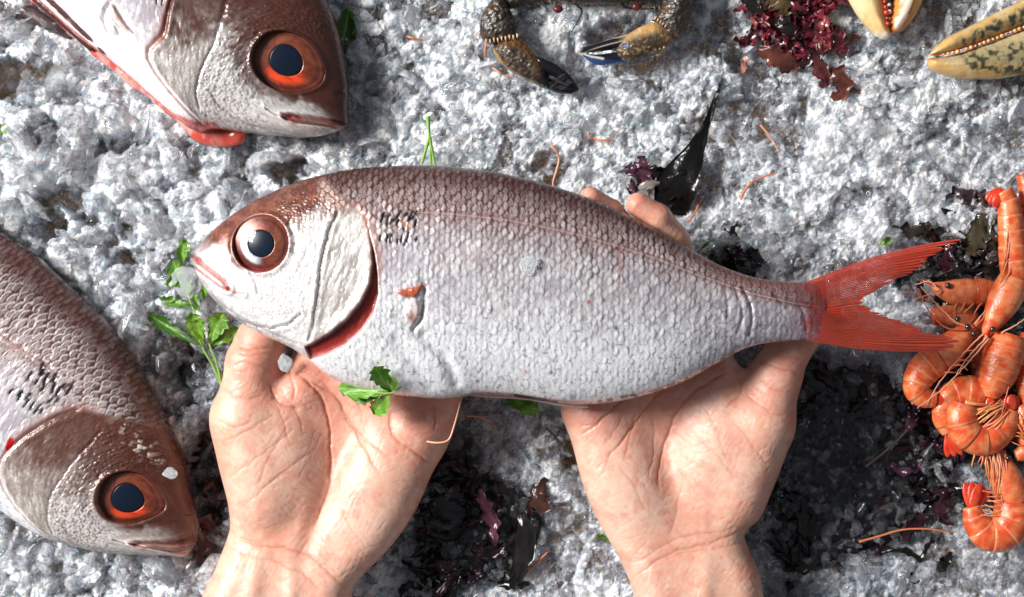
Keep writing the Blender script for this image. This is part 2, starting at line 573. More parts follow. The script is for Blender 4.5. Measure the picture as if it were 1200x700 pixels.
def build_weed_mat():
    """black weed and meltwater under the clear ice"""
    m = tint_mat('black_weed', rough=.10, color=(.009, .008, .009), bump=1.0, bscale=420, spec=.7)
    xs = np.arange(180, 1260, 5.0); ys = np.arange(240, 760, 5.0)
    X, Y = np.meshgrid(xs, ys, indexing='ij')
    d = blobmask(X + 26 * (fbm(X / 30, Y / 30, 3, 61) - .5), Y + 26 * (fbm(X / 30 + 4, Y / 30, 3, 62) - .5), [b for b in DARK if b[4] > .65])
    z = -34 + 24 * sstep(.35, .8, d) + 12 * (fbm(X / 14, Y / 14, 3, 63) - .5)
    q = gridquads(len(xs), len(ys))[:, ::-1]
    keep = (d.ravel()[q] > .22).any(1)
    put('seaweed_bed', mesh_np('seaweed_bed', lay(np.stack([X.ravel(), Y.ravel(), z.ravel()], 1), 0), q[keep], None, m), None,
        'black layer of seaweed sunk in meltwater under the clear ice', 'seaweed', None, 'stuff')


build_board()
build_weed_mat()
build_ice()
# ------------------------------------------------------------------ the fish (bream): one builder in canonical layout coordinates
TOP = [(226, 303), (229, 293), (240, 280), (256, 265), (280, 247), (310, 230), (345, 215), (380, 205), (420, 198), (460, 195), (500, 194), (550, 198), (600, 206),
       (650, 219), (700, 236), (750, 259), (800, 287), (840, 309), (870, 321), (900, 328), (940, 331), (968, 329)]
BOT = [(226, 303), (228, 313), (236, 330), (250, 350), (268, 367), (290, 383), (315, 396), (342, 408), (365, 424), (385, 440), (410, 452), (445, 460), (485, 465), (520, 467),
       (560, 463), (600, 465), (640, 471), (680, 474), (720, 471), (760, 462), (800, 448), (840, 426), (870, 410), (900, 402), (940, 399), (968, 400)]
THK = [(226, 3), (232, 13), (245, 21), (270, 32), (310, 43), (360, 53), (420, 59), (500, 61), (600, 58), (700, 48), (780, 37), (850, 24), (900, 17), (940, 10), (968, .5)]
EYE = (312, 287)
EYE_SLOPE = .17
GILL = [(431, 256), (436, 272), (440, 292), (442, 312), (439, 333), (428, 355), (412, 374), (393, 389), (376, 399), (362, 406)]
GILLO = [(433, 257), (439, 276), (444.5, 300), (447.5, 322), (448, 345), (442, 367), (429, 386), (409, 404), (388, 414), (366, 421)]
PREOP = [(400, 252), (391, 275), (385, 300), (381, 330), (377, 358), (372, 382), (367, 398)]
LATL = [(452, 252), (500, 252), (545, 255), (590, 260), (631, 267), (680, 278), (723, 290), (770, 305), (814, 322), (850, 334), (878, 344), (930, 356), (965, 362)]


def scales(sx, sy, a, b):
    """overlapping scales, free edges towards +sx: height 0..1, position inside scale, id"""
    jx = np.floor(sx / a)
    best = np.full(sx.shape, 1e9); hgt = np.zeros(sx.shape); cid = np.zeros(sx.shape); rim = np.zeros(sx.shape); lu = np.ones(sx.shape); lv = np.ones(sx.shape)
    for ox in (-2, -1, 0, 1):
        cxi = jx + ox
        off = np.where(np.mod(cxi, 2) == 0, 0.0, .5)
        jy = np.floor(sy / b - off)
        for oy in (-1, 0, 1):
            cyi = jy + oy
            cx = (cxi + .5 + .42 * (hash01(cxi, cyi, 5, 1) - .5)) * a
            cy = (cyi + .5 + off + .34 * (hash01(cxi, cyi, 6, 1) - .5)) * b
            ux = (sx - cx) / a; uy = (sy - cy) / b
            r2 = (ux / 1.06) ** 2 + (uy / .66) ** 2
            m = (r2 < 1) & (cx < best)
            best = np.where(m, cx, best)
            hgt = np.where(m, (ux + 1.06) / 2.12, hgt)
            rim = np.where(m, r2, rim)
            cid = np.where(m, hash01(cxi, cyi, 7, 1), cid)
            lu = np.where(m, ux - .35, lu); lv = np.where(m, uy, lv)
    scales.last = (lu, lv)
    return hgt, rim, cid


def mixc(c, col, w):
    w = np.clip(np.asarray(w), 0, 1)[..., None]
    return c * (1 - w) + np.asarray(col, float) * w


def tps(src, dst):
    """thin-plate warp taking the canonical fish to another fish of the same kind"""
    src = np.asarray(src, float); dst = np.asarray(dst, float)
    n = len(src)
    def K(a, b):
        d2 = ((a[:, None] - b[None]) ** 2).sum(-1) + 1e-6
        return .5 * d2 * np.log(d2)
    A = np.zeros((n + 3, n + 3))
    A[:n, :n] = K(src, src) + np.eye(n) * 60
    A[:n, n] = 1; A[:n, n + 1:] = src; A[n, :n] = 1; A[n + 1:, :n] = src.T
    w = np.linalg.solve(A, np.vstack([dst, np.zeros((3, 2))]))
    def f(p):
        p = np.asarray(p, float)
        out = np.empty((len(p), 2))
        for i in range(0, len(p), 40000):
            q = p[i:i + 40000]
            out[i:i + 40000] = K(q, src) @ w[:n] + w[n] + q @ w[n + 1:]
        return out
    return f


FISH_MAT = tint_mat('fish_skin', rough=.25, bump=.22, bscale=2300, coat=.25, metal=.17, spec=.5, rough_noise=.10)
FIN_MAT = tint_mat('fin', rough=.33, bump=.3, bscale=1400, coat=.4, spec=.5)
IRIS_MAT = tint_mat('fish_iris', rough=.28, metal=.25, bump=.15, bscale=2500, coat=.3)
PUPIL_MAT = tint_mat('fish_pupil', rough=.3, color=(.0045, .010, .023), bump=0, spec=.25)
FLESH_MAT = tint_mat('raw_flesh', rough=.2, bump=.4, bscale=700, coat=.6, sss=.3, sss_rad=(.002, .0006, .0004))


def cornea_mat():
    """clear film over the eye: passes light straight through, mirrors the window"""
    m, nt, b = new_mat('fish_cornea')
    nt.nodes.remove(b)
    out = nt.nodes['Material Output']
    tr = node(nt, 'ShaderNodeBsdfTransparent'); gl = node(nt, 'ShaderNodeBsdfGlossy', Roughness=.04)
    fr = node(nt, 'ShaderNodeFresnel', IOR=1.28); mx = node(nt, 'ShaderNodeMixShader')
    for a, b_ in ((fr.outputs[0], mx.inputs[0]), (tr.outputs[0], mx.inputs[1]), (gl.outputs[0], mx.inputs[2]), (mx.outputs[0], out.inputs[0])):
        nt.links.new(a, b_)
    return m


CORNEA_MAT = cornea_mat()


def fish_fields(X, Y, up, opt):
    """relief (units) and colour at canonical points on the visible flank"""
    top = np.array(TOP, float); bot = np.array(BOT, float)
    yt = np.interp(X, top[:, 0], top[:, 1]); yb = np.interp(X, bot[:, 0], bot[:, 1])
    rel = (Y - yt) / np.maximum(yb - yt, 1)
    lat = np.array(LATL, float); yl = np.interp(X, lat[:, 0], lat[:, 1])
    gx = np.array(GILLO, float)
    gill_x = np.interp(Y, [200, 240, 256, 275, 300, 322, 345, 364, 381, 398, 408, 419, 470], [372, 412, 434, 441, 446, 448, 446, 438, 424, 404, 386, 366, 330])
    body = sstep(-4, 6, X - gill_x)                    # 1 behind the gill cover
    soft = opt.get('soft', .8)
    n1 = fbm(X / 24, Y / 24, 4, 101); n2 = fbm(X / 6, Y / 6, 3, 102); n3 = fbm(X / 2.2, Y / 2.2, 2, 103)
    # ---- body colour
    lr = (Y - yl) / np.maximum(yb - yl, 1)
    bu = sstep(-.42, .02, (Y - yl) / np.maximum(yl - yt, 1) * .5 + .12 * (n1 - .5))      # 0 back .. 1 lateral line
    c_back = np.array([.075, .024, .018]); c_mid = np.array([.185, .085, .075]); c_flank = np.array([.44, .405, .43]); c_belly = np.array([.86, .855, .87])
    c = np.ones(X.shape + (3,)) * c_back
    c = mixc(c, c_mid, bu * .85)
    c = mixc(c, [.075, .024, .018], opt.get('browner', 0) * sstep(.05, -.2, lr))
    c = mixc(c, c_flank, sstep(-.05, .32, lr + .25 * (n1 - .5)))
    c = mixc(c, c_belly, sstep(.22, .75, lr + .25 * (n1 - .5)) * (1 - .6 * sstep(740, 860, X)))
    tailw = sstep(760, 890, X)
    c = mixc(c, [.25, .215, .265], tailw * sstep(.0, .3, lr) * .75)  # light falling off towards the tail, painted as darker purple-grey
    c = mixc(c, [.20, .07, .06], tailw * sstep(.30, .05, rel) * .8)
    # ---- scales
    hs, rim, cid = scales(X + 2 * n2, Y + 5 * n1 + .0009 * (X - 500) ** 2 * .25, opt.get('sa', 6.0), opt.get('sb', 9.4))
    back = 1 - sstep(-.05, .35, lr)
    sc_amp = body * (.95 * back + .45 * (1 - back)) * (1 - .55 * tailw) * sstep(0, .05, rel)
    dz = sc_amp * (1.7 * hs - .25 * sstep(.8, 1, rim)) * (.5 + .9 * cid)
    edge = sstep(.62, .98, rim) * (hs > .3)
    face = sstep(.95, .35, rim)
    c_sil = np.array([.66, .59, .59])
    # pale upright centre of every scale, its glint painted in, darker skin between them
    uu_, vv_ = scales.last
    ctr = sstep(1.0, .30, ((uu_ + .35 * vv_ + .5 * (n3 - .5)) / (.30 + .16 * cid)) ** 2 + (vv_ / .60) ** 2)
    rnd = .35 + .65 * sstep(.25, .85, .40 * cid + .60 * fbm(X / 20, Y / 20, 3, 126))
    c = mixc(c, c_sil, body * ctr * (.10 + .85 * rnd) * (.22 + .78 * bu) * (1 - sstep(.0, .4, lr)) * (1 - .5 * tailw))
    c = mixc(c, [.88, .87, .89], body * ctr * (.2 + .8 * rnd) * sstep(-.05, .3, lr) * .62 * (1 - .5 * tailw))
    c = mixc(c, [.075, .026, .022], body * edge * back * (.60 - .25 * bu))
    c = mixc(c, [.19, .15, .165], body * edge * (1 - back) * .38 * (.3 + cid) * (1 - .5 * sstep(.4, .9, lr)))
    rows = opt.get('rows', .35)
    lip = sstep(.45, .62, rim) * sstep(.92, .80, rim) * sstep(.55, .75, hs)
    c = mixc(c, [.86, .80, .78], body * back * lip * rows * sstep(.03, .12, rel) * (.5 + .6 * n1))  # light caught on the free scale edges, painted in as pale rows
    # creased silver skin of the flank, upright folds
    wx_ = 5 * (fbm(X / 13, Y / 13, 2, 121) - .5)
    fl = fbm((X + wx_ + .25 * Y) / 3.0, Y / 8.5, 3, 104)
    fl2 = fbm((X + 2 * wx_ - .2 * Y) / 7, Y / 19.0, 3, 105)
    wf = body * sstep(-.05, .25, lr)
    dz = dz + wf * (.5 * (fl - .5) + .8 * (fl2 - .5)) + .25 * (n3 - .5)
    c = mixc(c, [.20, .165, .18], wf * sstep(.46, .33, fl) * (.42 - .25 * sstep(.3, .8, lr)))
    c = mixc(c, [.95, .95, .97], wf * sstep(.55, .68, fl) * .4)
    sh_ = fbm(X / 55 + .3, Y / 34, 3, 124)
    c = mixc(c, [.50, .44, .50], wf * sstep(.52, .68, sh_) * .45 * sstep(.75, .2, lr)); c = mixc(c, [.62, .50, .47], wf * sstep(.50, .36, sh_) * .30 * sstep(.6, .1, lr))
    c = c * (1 + .12 * (n3 - .5) + .18 * (n2 - .5))[..., None]
    # lateral line
    d, _ = polydist(X, Y, LATL)
    dl = np.where(X > 470, d, 99)
    c = mixc(c, [.25, .13, .12], body * sstep(4.2, 1.5, dl) * .55)
    c = mixc(c, [.52, .38, .36], body * sstep(1.6, .3, dl) * .7)
    dz = dz - 1.6 * body * sstep(5, 2, dl) + 1.5 * body * sstep(2, .4, dl)
    # creases before the tail
    for pts, w in (([(868, 338), (876, 355), (879, 372), (876, 392)], 1), ([(858, 336), (864, 352), (868, 370), (862, 390)], .6), ([(905, 346), (912, 354), (922, 361)], .6),
                   ([(846, 338), (850, 355), (849, 372)], .5), ([(936, 360), (942, 372), (944, 386)], .5)):
        d, _ = polydist(X, Y, pts)
        dz = dz - 1.6 * w * np.exp(-(d / 2.0) ** 2) + .5 * w * np.exp(-((d - 5) / 3) ** 2)
        c = mixc(c, [.10, .06, .09], w * .5 * np.exp(-(d / 1.8) ** 2))
    c = mixc(c, [.17, .075, .095], sstep(895, 935, X + 30 * (n1 - .5)) * .5)
    c = mixc(c, [.36, .036, .022], sstep(928, 966, X + 40 * (n2 - .5) + 14 * (n1 - .5)) * .95)
    # ---- head
    hd = 1 - body
    crown = [(222, 296), (250, 283), (281, 290), (300, 312), (330, 305), (344, 262), (370, 258), (405, 252), (440, 246), (470, 240)]
    cr = np.array(crown, float)
    ycr = np.interp(X, [222, 240, 256, 272, 284, 300, 326, 342, 352, 380, 405, 430, 470], [286, 288, 290, 298, 312, 312, 304, 276, 260, 252, 252, 250, 244])
    w = sstep(13, -12, Y - ycr + 26 * (n1 - .5) + 18 * (n2 - .5))
    hcol = np.ones(X.shape + (3,)) * np.array([.86, .84, .83])
    hcol = mixc(hcol, [.52, .49, .47], sstep(.56, .40, n2) * .45)
    opz = sstep(-3, 3, X - np.interp(Y, [240, 252, 275, 300, 330, 358, 382, 398], [402, 400, 391, 385, 381, 377, 372, 367]))      # gill cover plate
    st_ = fbm((X * .9 + Y * .35 + 4 * n1) / 2.8, (Y * .9 - X * .35) / 13, 4, 107)
    hcol = mixc(hcol, [.56, .51, .47], opz * .8)
    hcol = mixc(hcol, [.27, .23, .21], opz * sstep(.52, .36, st_) * .6)
    hcol = mixc(hcol, [.86, .84, .80], opz * sstep(.54, .68, st_) * .7)
    dz = dz + hd * opz * (1.7 * soft * (st_ - .5))
    st2 = fbm((X * .95 + Y * .2) / 4.2, (Y * .95 - X * .2) / 14, 4, 108)
    chk = hd * (1 - opz) * sstep(300, 360, X)
    hcol = mixc(hcol, [.60, .53, .50], (1 - opz) * sstep(330, 370, X) * sstep(.56, .38, st2) * .55)
    dz = dz + chk * 1.2 * (st2 - .5)
    hcol = mixc(hcol, [.42, .40, .41], sstep(22, 4, np.abs(Y - yb) * (X > 236)) * sstep(420, 300, X) * (.3 + .5 * sstep(.56, .4, n2)))
    hcol = mixc(hcol, [.12, .026, .012], w * .98)
    hcol = mixc(hcol, [.34, .115, .07], w * sstep(.52, .72, n2) * .5)
    g1_, g2_, gi_, _, _ = worley((X + 3 * n2) / 4.6, (Y + 3 * n1) / 3.6, 131)
    gr = hd * sstep(300, 350, np.abs(X - 262) + 262 + .5 * (Y - 300) * (Y > 300)) * (1 - .6 * opz)
    dz = dz + gr * (.7 if soft > .7 else 1.1) * sstep(.0, .35, g2_ - g1_) * (.5 + gi_)
    hcol = mixc(hcol, [.80, .76, .73], gr * .46 * sstep(.6, .95, gi_) * (1 - .88 * w)); hcol = mixc(hcol, [.20, .13, .10], gr * .28 * sstep(.14, .02, g2_ - g1_) * (1 + w))
    # scaly patch on the nape
    e = ((X - 398 - .25 * (Y - 225)) / 24) ** 2 + ((Y - 228) / 26) ** 2
    hcol = mixc(hcol, [.62, .46, .41], hd * sstep(1.1, .4, e) * face * .75)
    dz = dz + hd * sstep(1.3, .5, e) * 1.6 * hs
    # grey snout, freckles
    e = ((X - 232) / 18) ** 2 + ((Y - 290) / 24) ** 2
    hcol = mixc(hcol, [.36, .30, .30], sstep(1.2, .3, e) * (.35 + .5 * sstep(.55, .42, n2)))
    c = c * body[..., None] + hcol * hd[..., None]
    # nostril
    d = np.hypot((X - 268) / 1.0, (Y - 262) / 1.6)
    dz = dz - 2.5 * np.exp(-(d / 3) ** 2); c = mixc(c, [.07, .02, .015], np.exp(-(d / 2.6) ** 2))
    # mouth: two red lip lines and the groove between them
    for pts, wd, col, dep in (([(227, 300), (240, 310), (256, 322), (268, 331), (273, 339)], 3.2, [.36, .035, .022], -3.0),
                              ([(226, 311), (240, 321), (256, 332), (266, 339), (273, 339)], 2.2, [.46, .11, .08], -1.8),
                              ([(273, 339), (283, 344), (292, 345)], 1.4, [.55, .30, .26], -1.4)):
        d, _ = polydist(X, Y, pts)
        c = mixc(c, col, .9 * np.exp(-(d / wd) ** 2))
        dz = dz + dep * np.exp(-(d / (wd * .8)) ** 2) + 1.5 * np.exp(-((d - wd * 2) / 2.4) ** 2)
    if opt.get('lips'):
        d, pr = polydist(X, Y, opt['lips'])
        wd = (2.5 + 5 * (1 - pr) * sstep(0, .15, pr)) * opt.get('lipw', 1.0)
        c = mixc(c, opt.get('lipcol', [.22, .020, .014]), sstep(1.25, .7, d / wd) * (.6 + .6 * n2)); dz = dz + 3.5 * sstep(1.3, .2, d / wd)
    # cheek lines
    for pts, wd, dep, dark in (([(250, 362), (275, 372), (300, 381), (322, 385), (342, 381), (358, 368)], 1.6, 2.6, .6), (PREOP, 1.8, 3.4, .72),
                               ([(300, 322), (306, 332), (308, 345)], 1.4, 1.4, .45), ([(345, 266), (352, 280), (352, 298)], 2.6, 1.8, .3),
                               ([(232, 328), (262, 358), (300, 380), (340, 398), (362, 404)], 1.6, 1.5, .35)):
        d, _ = polydist(X + 3 * (n2 - .5), Y + 3 * (n2 - .5), pts)
        dep = dep * soft; dark = dark * (.3 + .7 * soft)
        dz = dz - dep * np.exp(-(d / wd) ** 2) + dep * .35 * sstep(.6, .8, soft) * np.exp(-((d - 2.6 * wd) / (1.6 * wd)) ** 2)
        c = mixc(c, [.13, .11, .10], dark * np.exp(-(d / (wd * .8)) ** 2) * sstep(.25, .55, n2 + .15))
    # gill opening
    go = opt.get('gill', 1.0)
    poly = GILL + GILLO[::-1]
    sd = sdpoly(X, Y, poly)
    dg, pg = polydist(X, Y, GILL); do, _ = polydist(X, Y, GILLO)
    if go > .5:
        ins = sstep(1.2, -1.2, sd)
        c = mixc(c, np.array([.27, .020, .015]), ins)
        c = mixc(c, [.06, .005, .004], ins * sstep(6, 1.5, dg) * .85 * sstep(.15, .5, pg))
        c = mixc(c, [.62, .22, .20], ins * sstep(7.5, 1, do) * sstep(.45, .85, pg) * (.5 + .9 * (n2 - .3)))
        dz = dz - ins * 8 * sstep(.05, .5, pg)
        dz = dz + 3.0 * sstep(.0, .4, pg) * sstep(16, 1, dg) * (1 - body) * (sd > 0) - 0.
        c = mixc(c, [.46, .17, .10], (1 - ins) * sstep(4, .5, dg) * .5 * (n2 + .3))
        c = mixc(c, [.88, .86, .86], (1 - ins) * sstep(12, 2, do) * body * .5 * sstep(.2, .6, pg))
    else:
        c = mixc(c, [.55, .13, .08], sstep(5.5, 1.0, do + 3 * (n2 - .5)) * opt.get('gillred', .8))
        dz = dz - 5 * soft * np.exp(-(do / 2.5) ** 2) + 2 * soft * np.exp(-((do - 6) / 4) ** 2) * (1 - body)
        
    # red blotch behind the gill cover near the back
    c = mixc(c, [.42, .13, .09], .6 * np.exp(-(polydist(X, Y, [(424, 244), (436, 258), (446, 285), (452, 310), (446, 335)])[0] / 4.5) ** 2) * (n2 + .25))
    # black dashes over the lateral line's start
    rr = np.random.default_rng(opt.get('seed', 5))
    for k in range(24):
        px_ = 452 + (k % 8) * 5.4 + rr.uniform(-2.2, 2.2); py_ = (252, 261, 280)[k // 8] + (k % 2) * 3.5 + rr.uniform(-3.5, 3.5)
        a_ = (-.9 if py_ < 262 else 1.35) + rr.normal() * .13; l_ = rr.uniform(1.2, 4.2)
        d, _ = polydist(X, Y, [(px_ - l_ * np.cos(a_), py_ - l_ * -np.sin(a_) * (-1 if py_ < 262 else 1)), (px_ + l_ * np.cos(a_), py_ + l_ * -np.sin(a_) * (-1 if py_ < 262 else 1))])
        c = mixc(c, [.012, .010, .012], .96 * sstep(2.6, 1.0, d + 1.2 * (n3 - .5))); dz = dz - .8 * sstep(2.2, .6, d)
    e = ((X - 478) / 9) ** 2 + ((Y - 266) / 4) ** 2
    c = mixc(c, [.56, .28, .20], sstep(1.2, .5, e) * opt.get('spot', .8))
    # stump of the side fin
    sd = sdpoly(X, Y, [(467, 341), (486, 337), (505, 332), (499, 340), (490, 349), (477, 349)])
    c = mixc(c, [.50, .12, .06], sstep(1.5, -2, sd)); dz = dz + 3.5 * sstep(2, -3, sd)
    sd = sdpoly(X, Y, [(479, 351), (491, 350), (497, 358), (496, 371), (491, 381), (480, 377), (477, 366), (482, 359)])
    c = mixc(c, [.72, .62, .60], sstep(2, -2, sd)); c = mixc(c, [.45, .24, .20], sstep(0, -6, sd) * sstep(360, 374, Y)); dz = dz + 3 * sstep(2, -4, sd)
    d, _ = polydist(X, Y, [(500, 335), (500, 352), (497, 372), (488, 386)]); dz = dz - 4 * np.exp(-(d / 3) ** 2); c = mixc(c, [.20, .15, .15], .5 * np.exp(-(d / 2.5) ** 2))
    d, _ = polydist(X, Y, [(500, 392), (525, 418), (536, 446)]); dz = dz - 4.5 * np.exp(-(d / 7) ** 2)
    d, _ = polydist(X, Y, [(470, 400), (490, 428), (505, 452)]); dz = dz - 3.0 * np.exp(-(d / 8) ** 2)
    # small scratches and spots
    d, _ = polydist(X, Y, [(724, 290), (724, 312), (723, 333)]); c = mixc(c, [.35, .10, .08], .75 * np.exp(-(d / 1.4) ** 2))
    for (a_, b_, r_, col) in ((688, 354, 3, [.35, .06, .04]), (719, 384, 3, [.05, .04, .05]), (645, 435, 2.2, [.06, .06, .06]), (616, 434, 2.6, [.55, .28, .2]), (706, 352, 1.6, [.07, .06, .06]), (560, 445, 2, [.1, .1, .1])):
        c = mixc(c, col, .9 * np.exp(-((X - a_) ** 2 + (Y - b_) ** 2) / r_ ** 2))
    # belly seam: pink flesh and dark dotted rim
    d, _ = polydist(X, Y, [(556, 462), (600, 464), (640, 470), (690, 474)])
    c = mixc(c, [.60, .32, .28], sstep(6.5, 3, d) * .85)
    d, _ = polydist(X, Y, [(604, 463), (630, 467), (652, 471)]); c = mixc(c, [.06, .012, .010], sstep(3, 1, d)); dz = dz - 2 * sstep(3, 1, d)
    d, _ = polydist(X, Y, [(690, 472), (760, 460), (800, 446), (840, 424), (858, 414)])
    c = mixc(c, [.05, .045, .05], sstep(4.5, 1, d) * sstep(.48, .58, n2) * .85)
    d, _ = polydist(X, Y, [(800, 450), (840, 428), (870, 412), (905, 404)]); c = mixc(c, [.62, .42, .33], sstep(5, 1, d) * .7)
    c = mixc(c, [.09, .09, .10], sstep(.70, .76, fbm(X / 3.1, Y / 3.1, 2, 111)) * body * sstep(.2, .5, lr) * .5)
    # eye socket
    r = np.hypot(X - EYE[0], Y - EYE[1])
    dz = dz - 7 * sstep(34, 29, r) + 2.2 * np.exp(-((r - 35) / 3.2) ** 2)
    c = mixc(c, [.30, .11, .085], np.exp(-((r - 33) / 3.0) ** 2) * .7)
    c = mixc(c, [.19, .07, .06], sstep(32, 28, r))
    if 'extra' in opt:
        c, dz = opt['extra'](X, Y, c, dz, n1, n2, rel, body, gi_)
    dz = dz * (1 - .9 * sstep(945, 966, X))
    return dz * up, np.clip(c, .002, .97)


def fish_body(nx, nth, warp, opt):
    top = np.array(TOP, float); bot = np.array(BOT, float); th = np.array(THK, float)
    x0, x1 = 226.0, opt.get('x1', 968.0)
    u = np.linspace(0, 1, nx)
    xs = x0 + (x1 - x0) * (u + .0 * u) ** 1.0
    xs[:14] = x0 + (xs[14] - x0) * (np.linspace(0, 1, 15)[:14]) ** 2.2
    tp = spline(TOP, 3000); bt = spline(BOT, 3000)
    yt = np.interp(xs, np.maximum.accumulate(tp[:, 0]), tp[:, 1]); yb = np.interp(xs, np.maximum.accumulate(bt[:, 0]), bt[:, 1])
    ts = spline(THK, 2000)
    T = np.interp(xs, ts[:, 0], ts[:, 1])
    tu = np.linspace(0, np.pi, nth); tl = np.linspace(np.pi, 2 * np.pi, nth // 4)[1:-1]
    ang = np.concatenate([tu, tl])
    X = np.repeat(xs[:, None], len(ang), 1)
    t = (1 - np.cos(ang)) / 2
    Y = yt[:, None] + (yb - yt)[:, None] * t[None]
    s = np.sin(ang)
    Z = T[:, None] * (np.sign(s) * np.abs(s) ** .82)[None]
    up = np.clip(s, 0, 1) ** .45
    dz, c = fish_fields(X, Y, np.broadcast_to(up[None], X.shape), opt)
    # keep the edge ragged by the scales but relief mostly along height
    Z = Z + np.where(s[None] > 0, dz, 0)
    R = opt.get('eye_r', 30.0)
    rr = np.hypot(X - EYE[0], Y - EYE[1])
    w = sstep(R + 2.5, R - 1.5, rr) * (s[None] > 0)
    d0 = np.interp(EYE[0], *np.array(THK, float).T) * .93 - 3
    Z = Z * (1 - w) + (d0 - 9 + EYE_SLOPE * (X - EYE[0])) * w
    P = np.stack([X.ravel(), Y.ravel()], 1)
    if warp: P = warp(P)
    return P, Z.ravel(), c.reshape(-1, 3), (nx, len(ang)), T


def build_fish(label, zmid, warp=None, opt=None, nx=560, nth=250, tail=True, group='whole red bream laid out for sale'):
    opt = opt or {}
    P, Z, c, (nu, nv), T = fish_body(nx, nth, warp, opt)
    tilt = opt.get('tilt')
    def hz(p): return zmid + (0 if tilt is None else tilt[0] * (p[:, 0] - tilt[2]) + tilt[1] * (p[:, 1] - tilt[3]))
    V = np.column_stack([P, Z + hz(P)])
    q = gridquads(nu, nv, True)
    flip = warp is not None
    n = len(V)
    V = np.vstack([V, V[:nv].mean(0)[None], V[-nv:].mean(0)[None]])
    c = np.vstack([c, c[:1], c[-1:]])
    j = np.arange(nv); j2 = (j + 1) % nv
    t = np.vstack([np.stack([np.full(nv, n), j2, j], 1), np.stack([np.full(nv, n + 1), (nu - 1) * nv + j, (nu - 1) * nv + j2], 1)])
    if not flip:
        q = q[:, ::-1]; t = t[:, ::-1]
    # image rows run downwards: one more flip
    q = q[:, ::-1]; t = t[:, ::-1]
    root = empty('fish', label, 'fish', group, at=tuple(opt.get('at', (560, 335))) + (zmid - 60,))
    me = mesh_np('body', lay(V, zmid), q, t, FISH_MAT, True, c)
    under(root, put('body', me))
    # eye: iris disc with dished centre, pupil, clear cornea
    fw = warp or (lambda p: p)
    ex, ey = EYE
    zt = zmid + np.interp(ex, *np.array(THK, float).T) * .93 - 3
    R = opt.get('eye_r', 30.0)
    def disc(prof, nr=20, na=64, col=None, ox=0, oy=0):
        th = np.linspace(0, 2 * np.pi, na, endpoint=False)
        V = []; C = []
        for k, (r, z) in enumerate(prof):
            xx = ex + ox + r * np.cos(th); yy = ey + oy + r * np.sin(th)
            p = fw(np.stack([xx, yy], 1))
            V.append(np.column_stack([p, np.full(na, 0.) + z + hz(p) + EYE_SLOPE * (xx - ex)]))
            C.append(col(r, th) if col else np.ones((na, 3)))
        V = np.vstack(V); m = len(prof)
        q = gridquads(m, na, True)
        V = np.vstack([V, V[-na:].mean(0)[None]])
        jj = np.arange(na); t = np.stack([np.full(na, m * na), (m - 1) * na + jj, (m - 1) * na + (jj + 1) % na], 1)
        return V, q, t, np.vstack(C + [C[-1][:1]])
    d0 = zt - zmid
    pr = opt.get('pupil_r', 14.5)
    rings = np.linspace(R, pr - 2, 22)
    prof = [(R + 3, d0 - 6)] + [(r, d0 - 2.0 + 5.0 * (1 - (r / R) ** 2) - (2.0 if r < pr + .5 else 0)) for r in rings]
    pal = opt.get('iris', 'red')
    def iris(r, th):
        k = (r - pr) / (R - pr)
        nn = fbm(np.cos(th) * 3 + r * .12 + 5, np.sin(th) * 3 + 5, 3, 77)
        nn2 = fbm(np.cos(th) * 9 + 5, np.sin(th) * 9 + r * .35, 3, 78)
        base = np.ones((len(th), 3)) * np.array([.36, .13, .085])
        base = mixc(base, [.50, .24, .15], (nn > .5) * .6 * np.ones(len(th)))
        base = mixc(base, [.16, .06, .05], sstep(.55, .8, np.full(len(th), k)) * .7)
        base = mixc(base, [.46, .20, .16], sstep(.8, .95, np.full(len(th), k)) * .8)
        if pal == 'hazy':
            # milky blue-white crescent on the snout side
            a = np.cos(th - 2.55)
            base = mixc(base, [1.3, 2.3, 2.9], sstep(.45, .9, a) * sstep(-.1, .15, np.full(len(th), k)) * sstep(.62, .40, np.full(len(th), k)))
            base = mixc(base, [.50, .08, .06], sstep(.3, .75, np.sin(th - .25)) * sstep(.78, .9, np.full(len(th), k)))
        else:
            a = np.sin(th + opt.get('iris_rot', 0))
            base = mixc(base, [1.6, .24, .08], sstep(.35, .85, a) * sstep(.75, .3, np.full(len(th), k)))
            base = mixc(base, [.50, .24, .14], sstep(.6, .98, -a) * .4 * np.ones(len(th)))
        return base * (.45 + 1.1 * nn2[:, None]) * (np.array([.46, .30, .27]) if pal == 'hazy' else np.array([.52, .30, .23]))
    V, q, t, C = disc(prof, col=iris)
    if flip: q = q[:, ::-1]; t = t[:, ::-1]
    eye = under(root, put('eye', mesh_np('eye', lay(V, zmid), q, t, IRIS_MAT, True, np.clip(C, 0, 1))))
    prof = [(pr + .6, d0 - 4)] + [(r, d0 + 1.4 + 1.8 * (1 - (r / pr) ** 2)) for r in np.linspace(pr, 1, 10)]
    V, q, t, C = disc(prof, na=40)
    if flip: q = q[:, ::-1]; t = t[:, ::-1]
    pu = put('pupil', mesh_np('pupil', lay(V, zmid), q, t, PUPIL_MAT, True)); pu.parent = eye
    prof = [(r, d0 - .6 + 7.0 * (1 - (r / R) ** 2)) for r in np.linspace(R - .5, 1, 16)]
    V, q, t, C = disc(prof, na=48)
    if flip: q = q[:, ::-1]; t = t[:, ::-1]
    co = put('cornea', mesh_np('cornea', lay(V, zmid), q, t, CORNEA_MAT, True)); co.parent = eye
    return root


